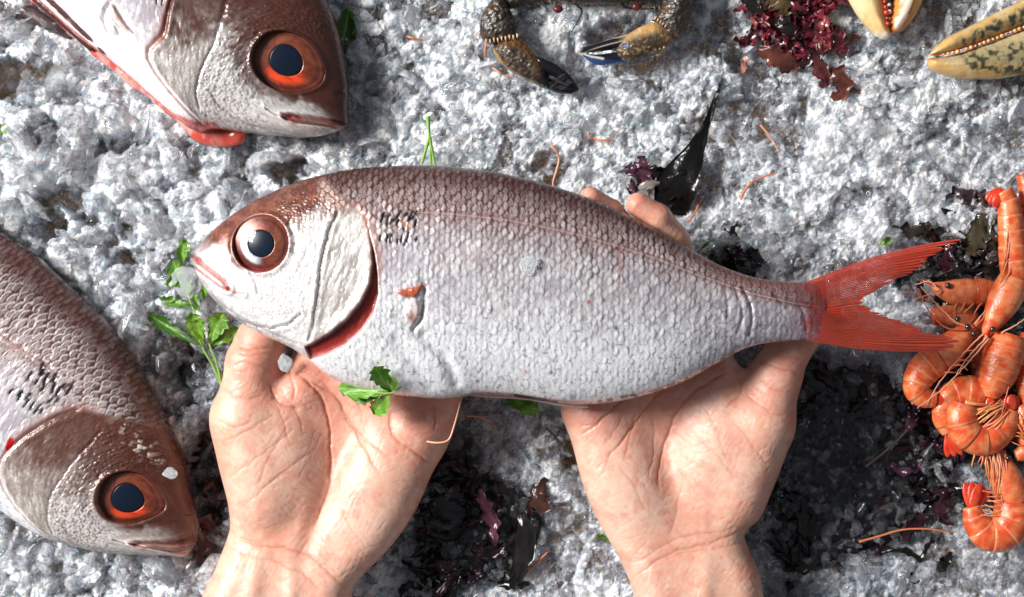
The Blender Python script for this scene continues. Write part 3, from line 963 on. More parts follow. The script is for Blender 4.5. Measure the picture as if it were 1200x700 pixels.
def tail_fin(root, zmid):
    """forked tail: 44 rays, joined near the root and frayed at the tips"""
    rg = np.random.default_rng(12)
    n = 46
    base = spline([(944, 331), (953, 343), (957, 364), (954, 386), (944, 399)], n + 1)
    trail = spline([(1127, 279), (1112, 289), (1098, 297), (1088, 306), (1072, 318), (1052, 328), (1034, 338), (1020, 346), (1010, 353), (1016, 359), (1030, 366), (1050, 374), (1072, 382), (1095, 390), (1122, 398), (1124, 407), (1098, 412)], n + 1)
    A = Acc()
    m = 26
    u = np.linspace(0, 1, m)
    for i in range(n):
        f = i / (n - 1)
        ln = 1 - (rg.uniform(0, .03) + .08 * ((i * 7) % 11 == 3) + .04 * ((i * 5) % 7 == 2)) * (0 if i in (0, 1, n - 2, n - 1) else 1)
        sp = rg.uniform(.90, .98)
        sway = rg.normal() * .9
        zo = rg.normal() * .3 + .4 * (i % 2)
        a0, a1, b0, b1 = base[i], base[i + 1], trail[i], trail[i + 1]
        V = []; C = []
        for k, uu in enumerate(u):
            ul = uu * ln
            bend = np.array([0, (-7 if f < .5 else 5) * math.sin(math.pi * ul) * abs(2 * f - 1)])
            pa = a0 + (b0 - a0) * ul + bend; pb = a1 + (b1 - a1) * ul + bend
            c_ = (pa + pb) / 2; h_ = (pb - pa) / 2
            nar = 1.0 - .55 * sstep(sp, 1.0, uu)
            c_ = c_ + np.array([0, sway * sstep(sp, 1, uu)])
            z = zmid + 5 * np.sin(f * 9 + 1) * ul
            cw = 1 - .55 * uu
            for w_, dz_ in ((-1, 0.0), (-.5, .25), (0, .35), (.5, .25), (1, 0.0), (0, -1.0)):
                p = c_ + h_ * w_ * nar
                V.append((p[0], p[1], z + dz_ * cw + 4 * (1 - uu) * (1 - sstep(0, .3, uu)) * (1 if dz_ >= 0 else -1) * .6))
                cc = np.array([.40, .036, .014])
                if abs(w_) == 1: cc = cc * (.80 + .3 * fbm(np.array([uu * 6 + i * .37]), np.array([i * .21]), 2, 15)[0])
                cc = cc * (.55 + .5 * fbm(np.array([uu * 14 + i]), np.array([i * .7]), 3, 5)[0] + .5 * fbm(np.array([uu * 3]), np.array([i * .18]), 3, 25)[0])
                cc = cc * (1 - .25 * math.sin(math.pi * f) * (1 - uu))
                if f > .55: cc = cc * np.array([.80, 1.0, 1.1])
                if uu < .22: cc = cc * (uu / .22) + np.array([.33, .045, .03]) * (1 - uu / .22) * (1.0 + .5 * (rg.random() - .5))
                if i < 3: cc = cc * 1.1 + np.array([.08, .02, .02])
                C.append(cc)
        V = np.array(V); 
        q = gridquads(m, 6, True)
        A.add(V, q, None, None); A.C.append(np.array(C))
    me = A.mesh('tail_fin', FIN_MAT, True, zmid)
    under(root, put('tail_fin', me))


# the held fish
held = build_fish('silver and red bream held in two hands, whole with open gill and red tail', 122, None, {'iris': 'hazy', 'gill': 1.0, 'eye_r': 31.5, 'pupil_r': 15.5}, nx=740, nth=300)
tail_fin(held, 122)
# sliver of the belly fin and the pink lip of the belly cut
A = Acc()
for k in range(5):
    p = spline([(506 + 2 * k, 455 + 1.5 * k, 104), (524 + 2 * k, 459 + 1.4 * k, 108), (546 - 3 * k, 461 + 1.2 * k, 108)], 10)
    V, q, t = tube(p, np.linspace(2.6, .9, 10), 8)
    A.add(V, q, t, np.array([.52, .47, .45]) * (1 - .09 * k))
under(held, put('belly_fin', A.mesh('belly_fin', FIN_MAT, True, 122)))
p = spline([(548, 461, 112), (590, 464, 112), (640, 471, 112), (690, 475, 113)], 40)
V, q, t = tube(p, 3.2 + 1.6 * np.sin(np.linspace(0, 9, 40)), 8)
A = Acc().add(V, q, t, [.66, .40, .35])
under(held, put('belly_cut', A.mesh('belly_cut', FLESH_MAT, True, 122)))

# the fish at the left, lying on the ice, head to the lower right
src = [(229, 293), (228, 313), (226, 303), (312, 287), (342, 287), (312, 257), (312, 317), (472, 265), (280, 247), (330, 221), (380, 205), (440, 196), (500, 194), (600, 206), (700, 236), (545, 255), (631, 267), (250, 350), (290, 383), (342, 408), (410, 452), (445, 460), (520, 467), (272, 337), (442, 312)]
dst = [(234, 618), (222, 648), (231, 636), (158, 580), (137, 558), (181, 560), (136, 601), (66, 450), (230, 597), (218, 548), (200, 500), (166, 433), (126, 376), (44, 300), (-45, 240), (18, 396), (-42, 336), (203, 651), (143, 649), (92, 640), (30, 615), (-5, 590), (-62, 540), (165, 634), (42, 515)]


def extra_left(X, Y, c, dz, n1, n2, rel, body, gi_):
    hd = 1 - body
    c = mixc(c, [.36, .26, .21], hd * .62 * sstep(.35, .62, n2 * .6 + .4 * gi_))
    c = mixc(c, [.095, .027, .015], hd * sstep(.80, .28, rel + .30 * (n1 - .5) + .22 * (n2 - .5)) * .93)
    c = mixc(c, [.62, .54, .50], hd * np.exp(-(((X - 372) / 26) ** 2 + ((Y - 234) / 9) ** 2)) * sstep(.45, .6, n2) * sstep(.4, .8, gi_) * 1.2)
    d, _ = polydist(X, Y, [(452, 318), (449, 327)]); c = mixc(c, [.55, .01, .01], sstep(4.5, 3, d))
    e = ((X - 500) / 12) ** 2 + ((Y - 330) / 9) ** 2; c = mixc(c, [.14, .02, .015], sstep(1.1, .6, e)); dz = dz - 4 * sstep(1.1, .4, e)
    d, _ = polydist(X, Y, [(395, 446), (430, 458), (480, 465), (540, 467)]); c = mixc(c, [.62, .16, .12], sstep(9, 5, d))
    d, _ = polydist(X, Y, [(372, 428), (392, 440), (420, 452)]); c = mixc(c, [.45, .02, .015], sstep(5, 2, d))
    return c, dz


left = build_fish('red backed bream at the left, lying on ice with its head toward the bottom', 34, tps(src, dst),
                  {'iris': 'red', 'gill': 0, 'gillred': .25, 'pupil_r': 16.5, 'eye_r': 31, 'x1': 720, 'extra': extra_left, 'seed': 9, 'at': (90, 480), 'iris_rot': 2.3 + math.pi, 'rows': 1.0, 'browner': .7, 'spot': 0,
                   'lips': [(263, 333), (250, 325), (236, 313), (226, 305)], 'sa': 6.0, 'sb': 9.0, 'soft': .35, 'lipw': .5, 'lipcol': [.14, .05, .04]}, nx=460, nth=230, tail=False)

# the fish at the top left, cut off by the picture's edge
src2 = [(226, 303), (312, 287), (342, 287), (312, 257), (312, 317), (272, 337), (250, 350), (290, 383), (342, 408), (372, 402), (442, 312), (431, 256), (410, 452), (445, 460), (480, 465), (560, 463), (640, 471), (280, 247), (330, 221), (380, 205), (440, 196), (550, 198), (470, 330)]
dst2 = [(406, 149), (340, 76), (321, 51), (368, 62), (313, 94), (340, 142), (372, 160), (318, 159), (262, 152), (236, 131), (208, 52), (228, -8), (215, 146), (172, 108), (132, 74), (62, 16), (0, -40), (409, 100), (399, 45), (382, 0), (345, -62), (265, -150), (170, 40)]


def extra_top(X, Y, c, dz, n1, n2, rel, body, gi_):
    hd = 1 - body
    c = mixc(c, [.34, .27, .24], hd * .50 * sstep(.40, .62, n2 * .6 + .4 * gi_))
    c = mixc(c, [.075, .022, .014], hd * sstep(.62, .26, rel + .30 * (n1 - .5) + .24 * (n2 - .5)) * .94)
    c = mixc(c, [.085, .028, .018], sstep(66, 40, np.hypot(X - 318, Y - 284) + 22 * (n2 - .5)) * .85 * sstep(.95, .8, rel))
    c = mixc(c, [.95, .90, .88], body * sstep(.35, .7, rel) * .6)
    d, pr = polydist(X, Y, [(350, 412), (385, 440), (410, 452), (445, 460), (485, 465), (560, 463), (640, 471)])
    wd = 6 + 9 * np.exp(-((X - 398) / 22) ** 2)
    c = mixc(c, [.60, .095, .07], sstep(1.15, .7, d / wd) * (.75 + .4 * n2)); dz = dz + 4 * sstep(1.2, .3, d / wd)
    c = mixc(c, [.72, .36, .32], sstep(1.3, .9, d / wd) * sstep(.55, .65, n2) * .7)
    d, _ = polydist(X, Y, [(505, 449), (540, 443), (600, 444), (650, 450)])
    c = mixc(c, [.085, .03, .03], sstep(9, 5, d + 4 * (n2 - .5))); dz = dz - 5 * sstep(10, 4, d)
    d = np.hypot(X - 488, Y - 455); c = mixc(c, [.06, .005, .02], sstep(6, 4, d)); dz = dz + 3 * sstep(7, 2, d)
    return c, dz


topf = build_fish('bream at the top left with bared pink belly edge and dark brown head', 36, tps(src2, dst2),
                  {'iris': 'red', 'gill': 0, 'pupil_r': 16.5, 'eye_r': 33, 'x1': 640, 'extra': extra_top, 'seed': 4, 'at': (250, 40), 'iris_rot': -.86, 'rows': .7,
                   'lips': [(277, 336), (262, 330), (244, 319), (226, 307)], 'sa': 6.0, 'sb': 9.0, 'soft': .6}, nx=340, nth=220, tail=False)

p = spline([(292, 151, 30), (270, 160, 22), (245, 158, 22), (222, 146, 26), (196, 124, 28), (160, 97, 28), (118, 63, 28), (78, 28, 28), (36, -8, 28)], 90)
u = np.linspace(0, 1, 90)
V, q, t = tube(p, (6.5 + 6.5 * np.exp(-((u - .14) / .12) ** 2) + 1.2 * np.sin(u * 40)) * sstep(0, .05, u), 14, True, .7)
n_ = fbm(V[:, 0] / 6, V[:, 1] / 6, 3, 9)
under(topf, put('belly_edge', mesh_np('belly_edge', lay(V, 30), q, t, FLESH_MAT, True, mixc(np.ones((len(V), 3)) * np.array([.56, .075, .05]), [.74, .34, .29], sstep(.42, .62, n_) * sstep(-20, 40, 260 - V[:, 0])))))
p = spline([(110, 58, 36), (88, 34, 36), (62, 12, 36), (30, -14, 36)], 40)
V, q, t = tube(p, 9 * np.sin(np.linspace(.3, 2.9, 40)) ** .6, 12, True, .6)
under(topf, put('gut_slit', mesh_np('gut_slit', lay(V, 34), q, t, FLESH_MAT, True, np.ones((len(V), 3)) * np.array([.07, .022, .022]) * (.5 + fbm(V[:, 0] / 4, V[:, 1] / 4, 3, 2))[:, None])))
p = spline([(84, 46, 16), (60, 30, 16), (30, 14, 14), (-10, 6, 12)], 40)
V, q, t = tube(p, np.interp(np.linspace(0, 1, 40), [0, .3, 1], [2, 8, 11]), 12, True, .5)
under(topf, put('underside_fin', mesh_np('underside_fin', lay(V, 16), q, t, FIN_MAT, True, np.ones((len(V), 3)) * np.array([.05, .03, .028]) * (.4 + 1.2 * fbm(V[:, 0] / 3, V[:, 1] / 3, 3, 3))[:, None])))
# ------------------------------------------------------------------ hands: one continuous skin grown from a distance field
def surface_nets(f, org, h):
    """closed quad surface of f<0 on a regular grid"""
    nx, ny, nz = f.shape
    s = f < 0
    c = s[:-1, :-1, :-1].astype(np.int8)
    cnt = sum(s[i:nx - 1 + i, j:ny - 1 + j, k:nz - 1 + k].astype(np.int8) for i in (0, 1) for j in (0, 1) for k in (0, 1))
    act = (cnt > 0) & (cnt < 8)
    I = np.argwhere(act)
    idx = np.full(act.shape, -1, np.int64); idx[act] = np.arange(len(I))
    P = np.zeros((len(I), 3)); W = np.zeros(len(I))
    a, b, d = I.T
    cor = {(i, j, k): f[a + i, b + j, d + k] for i in (0, 1) for j in (0, 1) for k in (0, 1)}
    for ax in range(3):
        for o1 in (0, 1):
            for o2 in (0, 1):
                p0 = [0, 0, 0]; oth = [x for x in range(3) if x != ax]
                p0[oth[0]] = o1; p0[oth[1]] = o2
                p1 = list(p0); p1[ax] = 1
                v0 = cor[tuple(p0)]; v1 = cor[tuple(p1)]
                m = (v0 < 0) != (v1 < 0)
                t = np.where(m, v0 / np.where(m, v0 - v1, 1), 0)
                q = np.array(p0, float)[None] + 0 * P
                q[:, ax] = t
                P += q * m[:, None]; W += m
    V = (I + P / W[:, None]) * h + np.array(org)
    Q = []
    # x edges
    for ax in range(3):
        sl0 = [slice(None)] * 3; sl1 = [slice(None)] * 3
        sl0[ax] = slice(0, -1); sl1[ax] = slice(1, None)
        ch = s[tuple(sl0)] != s[tuple(sl1)]
        E = np.argwhere(ch)
        oth = [x for x in range(3) if x != ax]
        ok = (E[:, oth[0]] > 0) & (E[:, oth[1]] > 0) & (E[:, oth[0]] < f.shape[oth[0]] - 1) & (E[:, oth[1]] < f.shape[oth[1]] - 1)
        E = E[ok]
        ins = s[E[:, 0], E[:, 1], E[:, 2]]
        def at(d0, d1):
            e = E.copy(); e[:, oth[0]] -= d0; e[:, oth[1]] -= d1
            return idx[e[:, 0], e[:, 1], e[:, 2]]
        q = np.stack([at(1, 1), at(0, 1), at(0, 0), at(1, 0)], 1)
        fl = ins if ax != 1 else ~ins
        q[~fl] = q[~fl][:, ::-1]
        Q.append(q)
    return V, np.vstack(Q)


def smin(a, b, k):
    h = np.clip(.5 + .5 * (b - a) / k, 0, 1)
    return b * (1 - h) + a * h - k * h * (1 - h)


def cone(G, a, b, ra, rb):
    a = np.asarray(a, float); b = np.asarray(b, float)
    ab = b - a
    t = np.clip(((G[0] - a[0]) * ab[0] + (G[1] - a[1]) * ab[1] + (G[2] - a[2]) * ab[2]) / (ab @ ab), 0, 1)
    return np.sqrt((G[0] - a[0] - t * ab[0]) ** 2 + (G[1] - a[1] - t * ab[1]) ** 2 + (G[2] - a[2] - t * ab[2]) ** 2) - (ra + (rb - ra) * t)


def chain(G, pts, kb=5):
    f = None
    for (x0, y0, z0, r0), (x1, y1, z1, r1) in zip(pts[:-1], pts[1:]):
        c = cone(G, (x0, y0, z0), (x1, y1, z1), r0, r1)
        f = c if f is None else smin(f, c, kb)
    return f


def ell(G, c, r, rot=0.0):
    ca, sa = math.cos(rot), math.sin(rot)
    x = G[0] - c[0]; y = G[1] - c[1]
    u = (ca * x + sa * y) / r[0]; v = (-sa * x + ca * y) / r[1]; w = (G[2] - c[2]) / r[2]
    k0 = np.sqrt(u * u + v * v + w * w) + 1e-6
    k1 = np.sqrt((u / r[0]) ** 2 + (v / r[1]) ** 2 + (w / r[2]) ** 2) + 1e-9
    return k0 * (k0 - 1) / k1


SKIN_MAT = tint_mat('skin', rough=.38, bump=.26, bscale=2300, sss=.4, sss_rad=(.0020, .0007, .0004), coat=.12, spec=.45, vary=.05, rough_noise=.1)


def build_hand(label, box, palm, zmid, zc, hT, fingers, thumb, mounds, relief, creases, tints, at, h=1.45):
    (x0, x1), (y0, y1), (z0, z1) = box
    gx = np.arange(x0, x1, h); gy = np.arange(y0, y1, h); gz = np.arange(z0, z1, h)
    X2, Y2 = np.meshgrid(gx, gy, indexing='ij')
    d2 = sdpoly(X2, Y2, spline(np.vstack([palm, palm[:1]]), 260)[:-1])
    zc2 = zc(X2, Y2); hT2 = hT(X2, Y2)
    G = np.meshgrid(gx, gy, gz, indexing='ij')
    G = [g.astype(np.float32) for g in G]
    R = np.minimum(hT2, 34)[..., None]
    rel = relief(X2, Y2)[..., None]
    zz = G[2] - zc2[..., None]
    zz = np.where(zz > 0, zz - rel, zz)
    a = d2[..., None] + R; b = np.abs(zz) - hT2[..., None] + R
    f = np.sqrt(np.maximum(a, 0) ** 2 + np.maximum(b, 0) ** 2) + np.minimum(np.maximum(a, b), 0) - R
    f = f.astype(np.float32)
    for m in mounds:
        f = smin(f, ell(G, *m[:2], m[2] if len(m) > 2 else 0.0).astype(np.float32), 16)
    fr = None
    for ch in fingers:
        c = chain(G, ch, 4).astype(np.float32)
        fr = c if fr is None else smin(fr, c, 3)          # neighbours touch but stay apart
    f = smin(f, fr, 12)
    f = smin(f, chain(G, thumb, 10).astype(np.float32), 15)
    V, Q = surface_nets(f, (x0, y0, z0), h)
    # normals by the field's gradient
    g = np.gradient(f, h)
    ii = np.clip(((V - np.array([x0, y0, z0])) / h).round().astype(int), 0, np.array(f.shape) - 1)
    N = np.stack([gg[ii[:, 0], ii[:, 1], ii[:, 2]] for gg in g], 1)
    N /= np.linalg.norm(N, axis=1)[:, None] + 1e-9
    X, Y = V[:, 0].astype(float), V[:, 1].astype(float)
    up = sstep(-.1, .5, N[:, 2])
    n1 = fbm(X / 26, Y / 26, 3, 201); n2 = fbm(X / 7, Y / 7, 3, 202); n3 = fbm(X / 3, Y / 3, 2, 203)
    c = np.ones((len(V), 3)) * np.array([.73, .40, .285])
    c = mixc(c, [.72, .315, .21], sstep(.45, .75, n1) * .6)
    c = mixc(c, [.81, .52, .40], sstep(.55, .3, n1) * .5)
    for (tx, ty, rx, ry, col, w) in tints:
        c = mixc(c, col, w * np.exp(-((X - tx) / rx) ** 2 - ((Y - ty) / ry) ** 2))
    n4 = fbm(X / 12, Y / 12, 4, 206)
    c = mixc(c, [.66, .235, .175], .24 * sstep(.50, .66, n2) * sstep(.35, .6, n4)); c = mixc(c, [.83, .60, .49], .20 * sstep(.48, .36, n2))
    c = mixc(c, [.68, .28, .21], .38 * sstep(.52, .68, n4))
    dz = .35 * (n2 - .5) + .2 * (n3 - .5)
    wob = 5 * (fbm(X / 12, Y / 12, 3, 204) - .5)
    wob2 = 5 * (fbm(X / 12 + 7, Y / 12 + 3, 3, 205) - .5)
    for pts, wd, dep in creases:
        d, p = polydist(X + wob, Y + wob2, spline(pts, 24) if len(pts) > 2 else pts)
        fade = sstep(0, .15, p) * sstep(1, .85, p)
        dz = dz - .46 * dep * fade * np.exp(-(d / (wd * .72)) ** 2) - .20 * dep * fade * np.exp(-(d / (wd * 3.2)) ** 2)
        c = mixc(c, [.50, .17, .11], up * fade * min(.70, .24 * dep) * np.exp(-(d / (wd * .7)) ** 2))
        c = mixc(c, [.66, .27, .18], up * fade * min(.4, .12 * dep) * np.exp(-(d / (wd * 2.6)) ** 2))
    for k, (ang, sc) in enumerate(((.5, 6.5), (2.2, 7.5), (1.2, 9.0))):
        u_ = (X * math.cos(ang) + Y * math.sin(ang)) / sc + 1.6 * fbm(X / 22 + k * 9, Y / 22, 2, 210 + k)
        ln = np.abs((u_ % 1) - .5)
        m_ = sstep(.50, .62, fbm(X / 17 + k * 5, Y / 17, 3, 215 + k))
        dz = dz - .36 * m_ * sstep(.13, 0, ln); c = mixc(c, [.58, .27, .18], up * .10 * m_ * sstep(.12, 0, ln))
    V = V + N * (dz * up)[:, None]
    back = N[:, 2] < -.2
    root = put('hand', None, None, label, 'hand', 'hands holding up the fish')
    root.location = lay([at], zmid)[0]
    root.empty_display_size = .01
    Vw = lay(V, zmid)
    Q = Q[:, ::-1]      # rows run downwards
    under(root, put('skin', mesh_np('skin', Vw, Q, None, SKIN_MAT, True, np.clip(c, 0, 1))))
    return root


def gs(X, Y, x, y, rx, ry, a=1.0, rot=0.0):
    ca, sa = math.cos(rot), math.sin(rot)
    u = ((X - x) * ca + (Y - y) * sa) / rx; v = (-(X - x) * sa + (Y - y) * ca) / ry
    return a * np.exp(-u * u - v * v)


RED = [.68, .255, .19]; PALE = [.80, .53, .41]
# ---- the hand under the head (thumb to the left)
palm = np.array([(226, 775), (238, 700), (252, 668), (268, 622), (268, 590), (257, 545), (249, 505), (252, 470), (285, 452), (318, 450), (334, 432), (352, 412),
                 (400, 405), (460, 415), (510, 430), (540, 455), (536, 482), (524, 524), (506, 556), (483, 602), (449, 648), (418, 683), (412, 705), (418, 775)], float)
build_hand('open hand under the fish head, thumb against its chin, wrist at the bottom', ((205, 565), (225, 770), (-8, 118)), palm, 62,
           lambda X, Y: 48 + 14 * sstep(560, 700, Y) - 14 * sstep(470, 400, Y),
           lambda X, Y: 33 + 5 * sstep(600, 700, Y) - 4 * sstep(470, 400, Y),
           [[(362, 440, 44, 24), (368, 370, 26, 22), (376, 300, 24, 20), (384, 250, 32, 17)], [(412, 440, 42, 24), (424, 360, 24, 22), (436, 285, 22, 20), (444, 240, 30, 17)],
            [(462, 462, 44, 24), (478, 375, 26, 22), (492, 305, 24, 19), (500, 262, 30, 16)], [(505, 500, 48, 22), (519, 452, 44, 20), (528, 390, 30, 17), (534, 345, 30, 14)]],
           [(310, 590, 60, 38), (286, 492, 64, 36), (296, 425, 66, 29), (305, 400, 60, 27), (326, 355, 48, 23), (338, 332, 46, 20)],
           [((318, 530, 62), (54, 88, 36), -.25), ((440, 575, 60), (46, 88, 33), .42), ((352, 458, 58), (26, 24, 26)), ((488, 498, 60), (26, 34, 26), .4)],
           lambda X, Y: -13 * np.exp(-((X - 398) / 34) ** 2 - ((Y - 515) / 62) ** 2) - gs(X, Y, 376, 600, 12, 60, 6, .35) + gs(X, Y, 300, 690, 12, 60, 4, .2) + gs(X, Y, 345, 700, 10, 50, 4, .1),
           [([(340, 432), (362, 444), (380, 470), (389, 520), (388, 560), (378, 596), (364, 626)], 2.4, 3.6), ([(356, 440), (384, 456), (404, 480), (426, 520), (450, 556)], 1.7, 2.6),
            ([(376, 442), (398, 470), (412, 500), (440, 520), (462, 534)], 1.5, 2.0), ([(460, 478), (459, 498), (466, 514), (484, 526), (507, 543)], 2.0, 3.2), ([(319, 446), (324, 462), (338, 474), (356, 478)], 2.2, 3.0),
            ([(336, 428), (345, 444), (350, 458), (346, 470)], 1.8, 2.2), ([(275, 428), (296, 424), (322, 432)], 1.6, 1.6), ([(283, 404), (300, 408), (326, 406)], 1.8, 2.2), ([(281, 412), (300, 415), (325, 414)], 1.2, 1.2), ([(268, 458), (288, 466), (314, 462)], 1.6, 1.7),
            ([(258, 490), (282, 498), (304, 490)], 1.3, 1.3), ([(262, 520), (300, 500), (330, 482)], 1.2, 1.2), ([(272, 560), (310, 530), (352, 500)], 1.2, 1.1), ([(290, 590), (330, 556), (372, 524)], 1.2, 1.1), ([(308, 570), (318, 540), (340, 500)], 1.1, .9),
            ([(270, 625), (310, 634), (366, 648), (410, 686)], 1.8, 2.0), ([(262, 636), (300, 646), (352, 662), (390, 692)], 1.4, 1.4), ([(335, 640), (372, 650), (402, 668)], 1.2, 1.2), ([(398, 580), (412, 612), (430, 634)], 1.2, 1.0), ([(404, 560), (430, 585), (452, 600)], 1.2, .9),
            ([(508, 470), (512, 490), (510, 505)], 1.8, 2.4), ([(492, 560), (474, 590)], 1.2, .8), ([(420, 470), (428, 500), (430, 525)], 1.2, .9), ([(366, 626), (352, 650)], 1.2, .9),
            ([(320, 460), (336, 490), (344, 520)], 1.2, 1.0), ([(330, 452), (350, 480), (360, 510)], 1.1, .9)],
           [(300, 410, 34, 46, RED, .55), (352, 452, 40, 34, RED, .75), (430, 462, 70, 30, RED, .45), (505, 490, 40, 46, RED, .55), (318, 545, 42, 60, PALE, .6), (430, 590, 50, 60, PALE, .6), (330, 690, 90, 40, PALE, .4), (400, 520, 26, 50, RED, .25)],
           (330, 640, 20))
# ---- the hand under the tail end (thumb to the right)
palm = np.array([(758, 775), (744, 702), (733, 670), (706, 612), (686, 560), (668, 512), (659, 478), (664, 448), (700, 425), (760, 412), (820, 405), (852, 410), (866, 432), (872, 448),
                 (900, 440), (924, 462), (928, 505), (920, 532), (900, 572), (880, 602), (872, 622), (878, 645), (889, 670), (895, 704), (904, 775)], float)
build_hand('open hand under the tail end of the fish, two fingertips showing above its back', ((640, 985), (190, 770), (-8, 150)), palm, 62,
           lambda X, Y: 48 + 14 * sstep(560, 700, Y) - 12 * sstep(470, 400, Y),
           lambda X, Y: 33 + 5 * sstep(600, 700, Y) - 4 * sstep(470, 400, Y),
           [[(826, 440, 46, 26), (834, 370, 36, 23), (806, 326, 56, 21), (786, 282, 94, 17.5), (766, 258, 108, 16.5), (744, 243, 112, 14)], [(775, 440, 44, 24), (768, 360, 30, 22), (742, 285, 56, 20), (712, 252, 90, 17), (690, 236, 104, 14)],
            [(724, 455, 44, 24), (705, 370, 28, 21), (680, 300, 40, 18), (662, 262, 62, 15)], [(684, 480, 48, 22), (668, 420, 38, 19), (652, 360, 32, 16), (640, 320, 36, 14)]],
           [(862, 585, 60, 36), (893, 495, 66, 36), (908, 440, 68, 29), (926, 405, 62, 25), (958, 376, 56, 21), (985, 368, 60, 18)],
           [((850, 525, 62), (54, 88, 36), .35), ((735, 570, 60), (46, 88, 33), -.42), ((700, 490, 60), (30, 36, 25), -.3), ((842, 440, 56), (24, 26, 26))],
           lambda X, Y: -12 * np.exp(-((X - 778) / 36) ** 2 - ((Y - 520) / 60) ** 2) + gs(X, Y, 820, 700, 12, 60, 4, .1),
           [([(858, 432), (830, 446), (800, 472), (782, 510), (772, 545), (770, 580)], 2.0, 3.0), ([(846, 424), (812, 434), (770, 462), (735, 505), (706, 540)], 2.0, 2.6), ([(820, 418), (770, 440), (726, 470), (690, 502), (672, 512)], 1.8, 2.6),
            ([(745, 475), (738, 505), (728, 540)], 1.2, 1.2), ([(762, 482), (766, 520), (758, 560)], 1.2, 1.2), ([(795, 470), (784, 500), (782, 530)], 1.2, 1.2), ([(805, 500), (830, 525), (858, 560)], 1.2, .9), ([(850, 488), (872, 512), (895, 545)], 1.3, 1.1),
            ([(790, 545), (812, 572), (840, 600)], 1.1, .8), ([(735, 676), (780, 645), (830, 632), (872, 618)], 1.8, 2.0), ([(738, 660), (790, 628), (840, 620), (868, 612)], 1.2, 1.2), ([(775, 648), (820, 640), (874, 634)], 1.2, 1.1),
            ([(890, 424), (912, 430), (934, 438)], 1.5, 1.4), ([(880, 444), (905, 456), (926, 458)], 1.4, 1.3), ([(896, 412), (916, 418), (940, 420)], 1.3, 1.2), ([(868, 455), (890, 476), (918, 486)], 1.4, 1.2), ([(800, 560), (790, 600), (780, 632)], 1.2, .8),
            ([(720, 540), (742, 565), (756, 600)], 1.1, .9), ([(705, 520), (722, 500), (730, 482)], 1.3, 1.1), ([(866, 442), (862, 462), (846, 478)], 1.6, 1.6), ([(676, 500), (700, 492), (722, 474)], 1.6, 1.4), ([(820, 470), (836, 500), (846, 540)], 1.1, .7)],
           [(916, 425, 34, 40, RED, .55), (700, 486, 44, 26, RED, .55), (800, 440, 60, 30, RED, .6), (770, 500, 50, 40, RED, .3), (850, 530, 44, 60, PALE, .65), (735, 585, 50, 60, PALE, .7), (690, 232, 30, 24, [.62, .25, .17], .8), (756, 244, 44, 26, [.62, .25, .17], .8), (820, 690, 80, 40, PALE, .4)],
           (820, 640, 20))
# ------------------------------------------------------------------ inflated outlines (shells, claws) as closed surfaces
def puff(poly, z0, hT, R=None, h=1.3, col=None, rough=0.0, rs=4.0, seed=1, relief=None, n=120, smooth=True):
    """rounded solid with the given outline (layout units); returns V, quads, colours"""
    P = spline(np.vstack([poly, poly[:1]]), n)[:-1] if smooth else np.asarray(poly, float)
    R = min(R or hT, hT)
    lo = P.min(0) - 2 * h; hi = P.max(0) + 2 * h
    gx = np.arange(lo[0], hi[0] + h, h); gy = np.arange(lo[1], hi[1] + h, h); gz = np.arange(-hT - 2.5 * h, hT + 3.5 * h + (6 if relief else 0), h)
    X2, Y2 = np.meshgrid(gx, gy, indexing='ij')
    d = sdpoly(X2, Y2, P)
    # dome: half thickness grows from the outline inwards
    t = hT * np.sqrt(np.clip(1 - (1 - np.clip(-d / (R * 1.35), 0, 1)) ** 2, 0, 1))
    if relief is not None:
        t = np.maximum(t + relief(X2, Y2) * sstep(0, 3, -d), .3 * (d < 0))
    G = np.meshgrid(gx, gy, gz, indexing='ij')
    f = np.maximum((np.abs(G[2]) - t[..., None]) * .7, d[..., None])
    V, Q = surface_nets(f.astype(np.float32), (gx[0], gy[0], gz[0]), h)
    # relax the terraces
    for _ in range(2):
        acc = np.zeros_like(V); cn = np.zeros(len(V))
        for a in range(4):
            b = (a + 1) % 4
            np.add.at(acc, Q[:, a], V[Q[:, b]]); np.add.at(acc, Q[:, b], V[Q[:, a]])
            np.add.at(cn, Q[:, a], 1); np.add.at(cn, Q[:, b], 1)
        V = .45 * V + .55 * acc / cn[:, None]
    X, Y = V[:, 0], V[:, 1]
    if rough:
        V = V + np.array([0, 0, 1.0]) * (np.sign(V[:, 2]) * rough * (fbm(X / rs, Y / rs, 3, seed) - .5) * 2)[:, None]
    C = col(X, Y, V[:, 2]) if callable(col) else np.ones((len(V), 3)) * np.array(col)
    V = V + np.array([0, 0, z0])
    return V, Q[:, ::-1], np.clip(C, .002, .97)


def part(root, name, V, q=None, t=None, c=None, mat=None, z0=20, parent=None, smooth=True, label=None):
    me = mesh_np(name, lay(V, z0), q, t, mat, smooth, c)
    o = put(name, me, label=label)
    if parent is not None:
        o.parent = parent
    else:
        under(root, o)
    return o


# ------------------------------------------------------------------ prawns
PRAWN_MAT = tint_mat('prawn_shell', rough=.30, bump=.4, bscale=1100, sss=.25, sss_rad=(.002, .0006, .0003), coat=.35, vary=.14, rough_noise=.08)
WHISKER_MAT = tint_mat('prawn_whisker', rough=.3, coat=.2)
BEAD_MAT = tint_mat('prawn_eye', rough=.12, color=(.03, .018, .014), coat=.6)
P_OR = np.array([.74, .115, .026]); P_PALE = np.array([.80, .27, .11]); P_RED = np.array([.62, .030, .012])


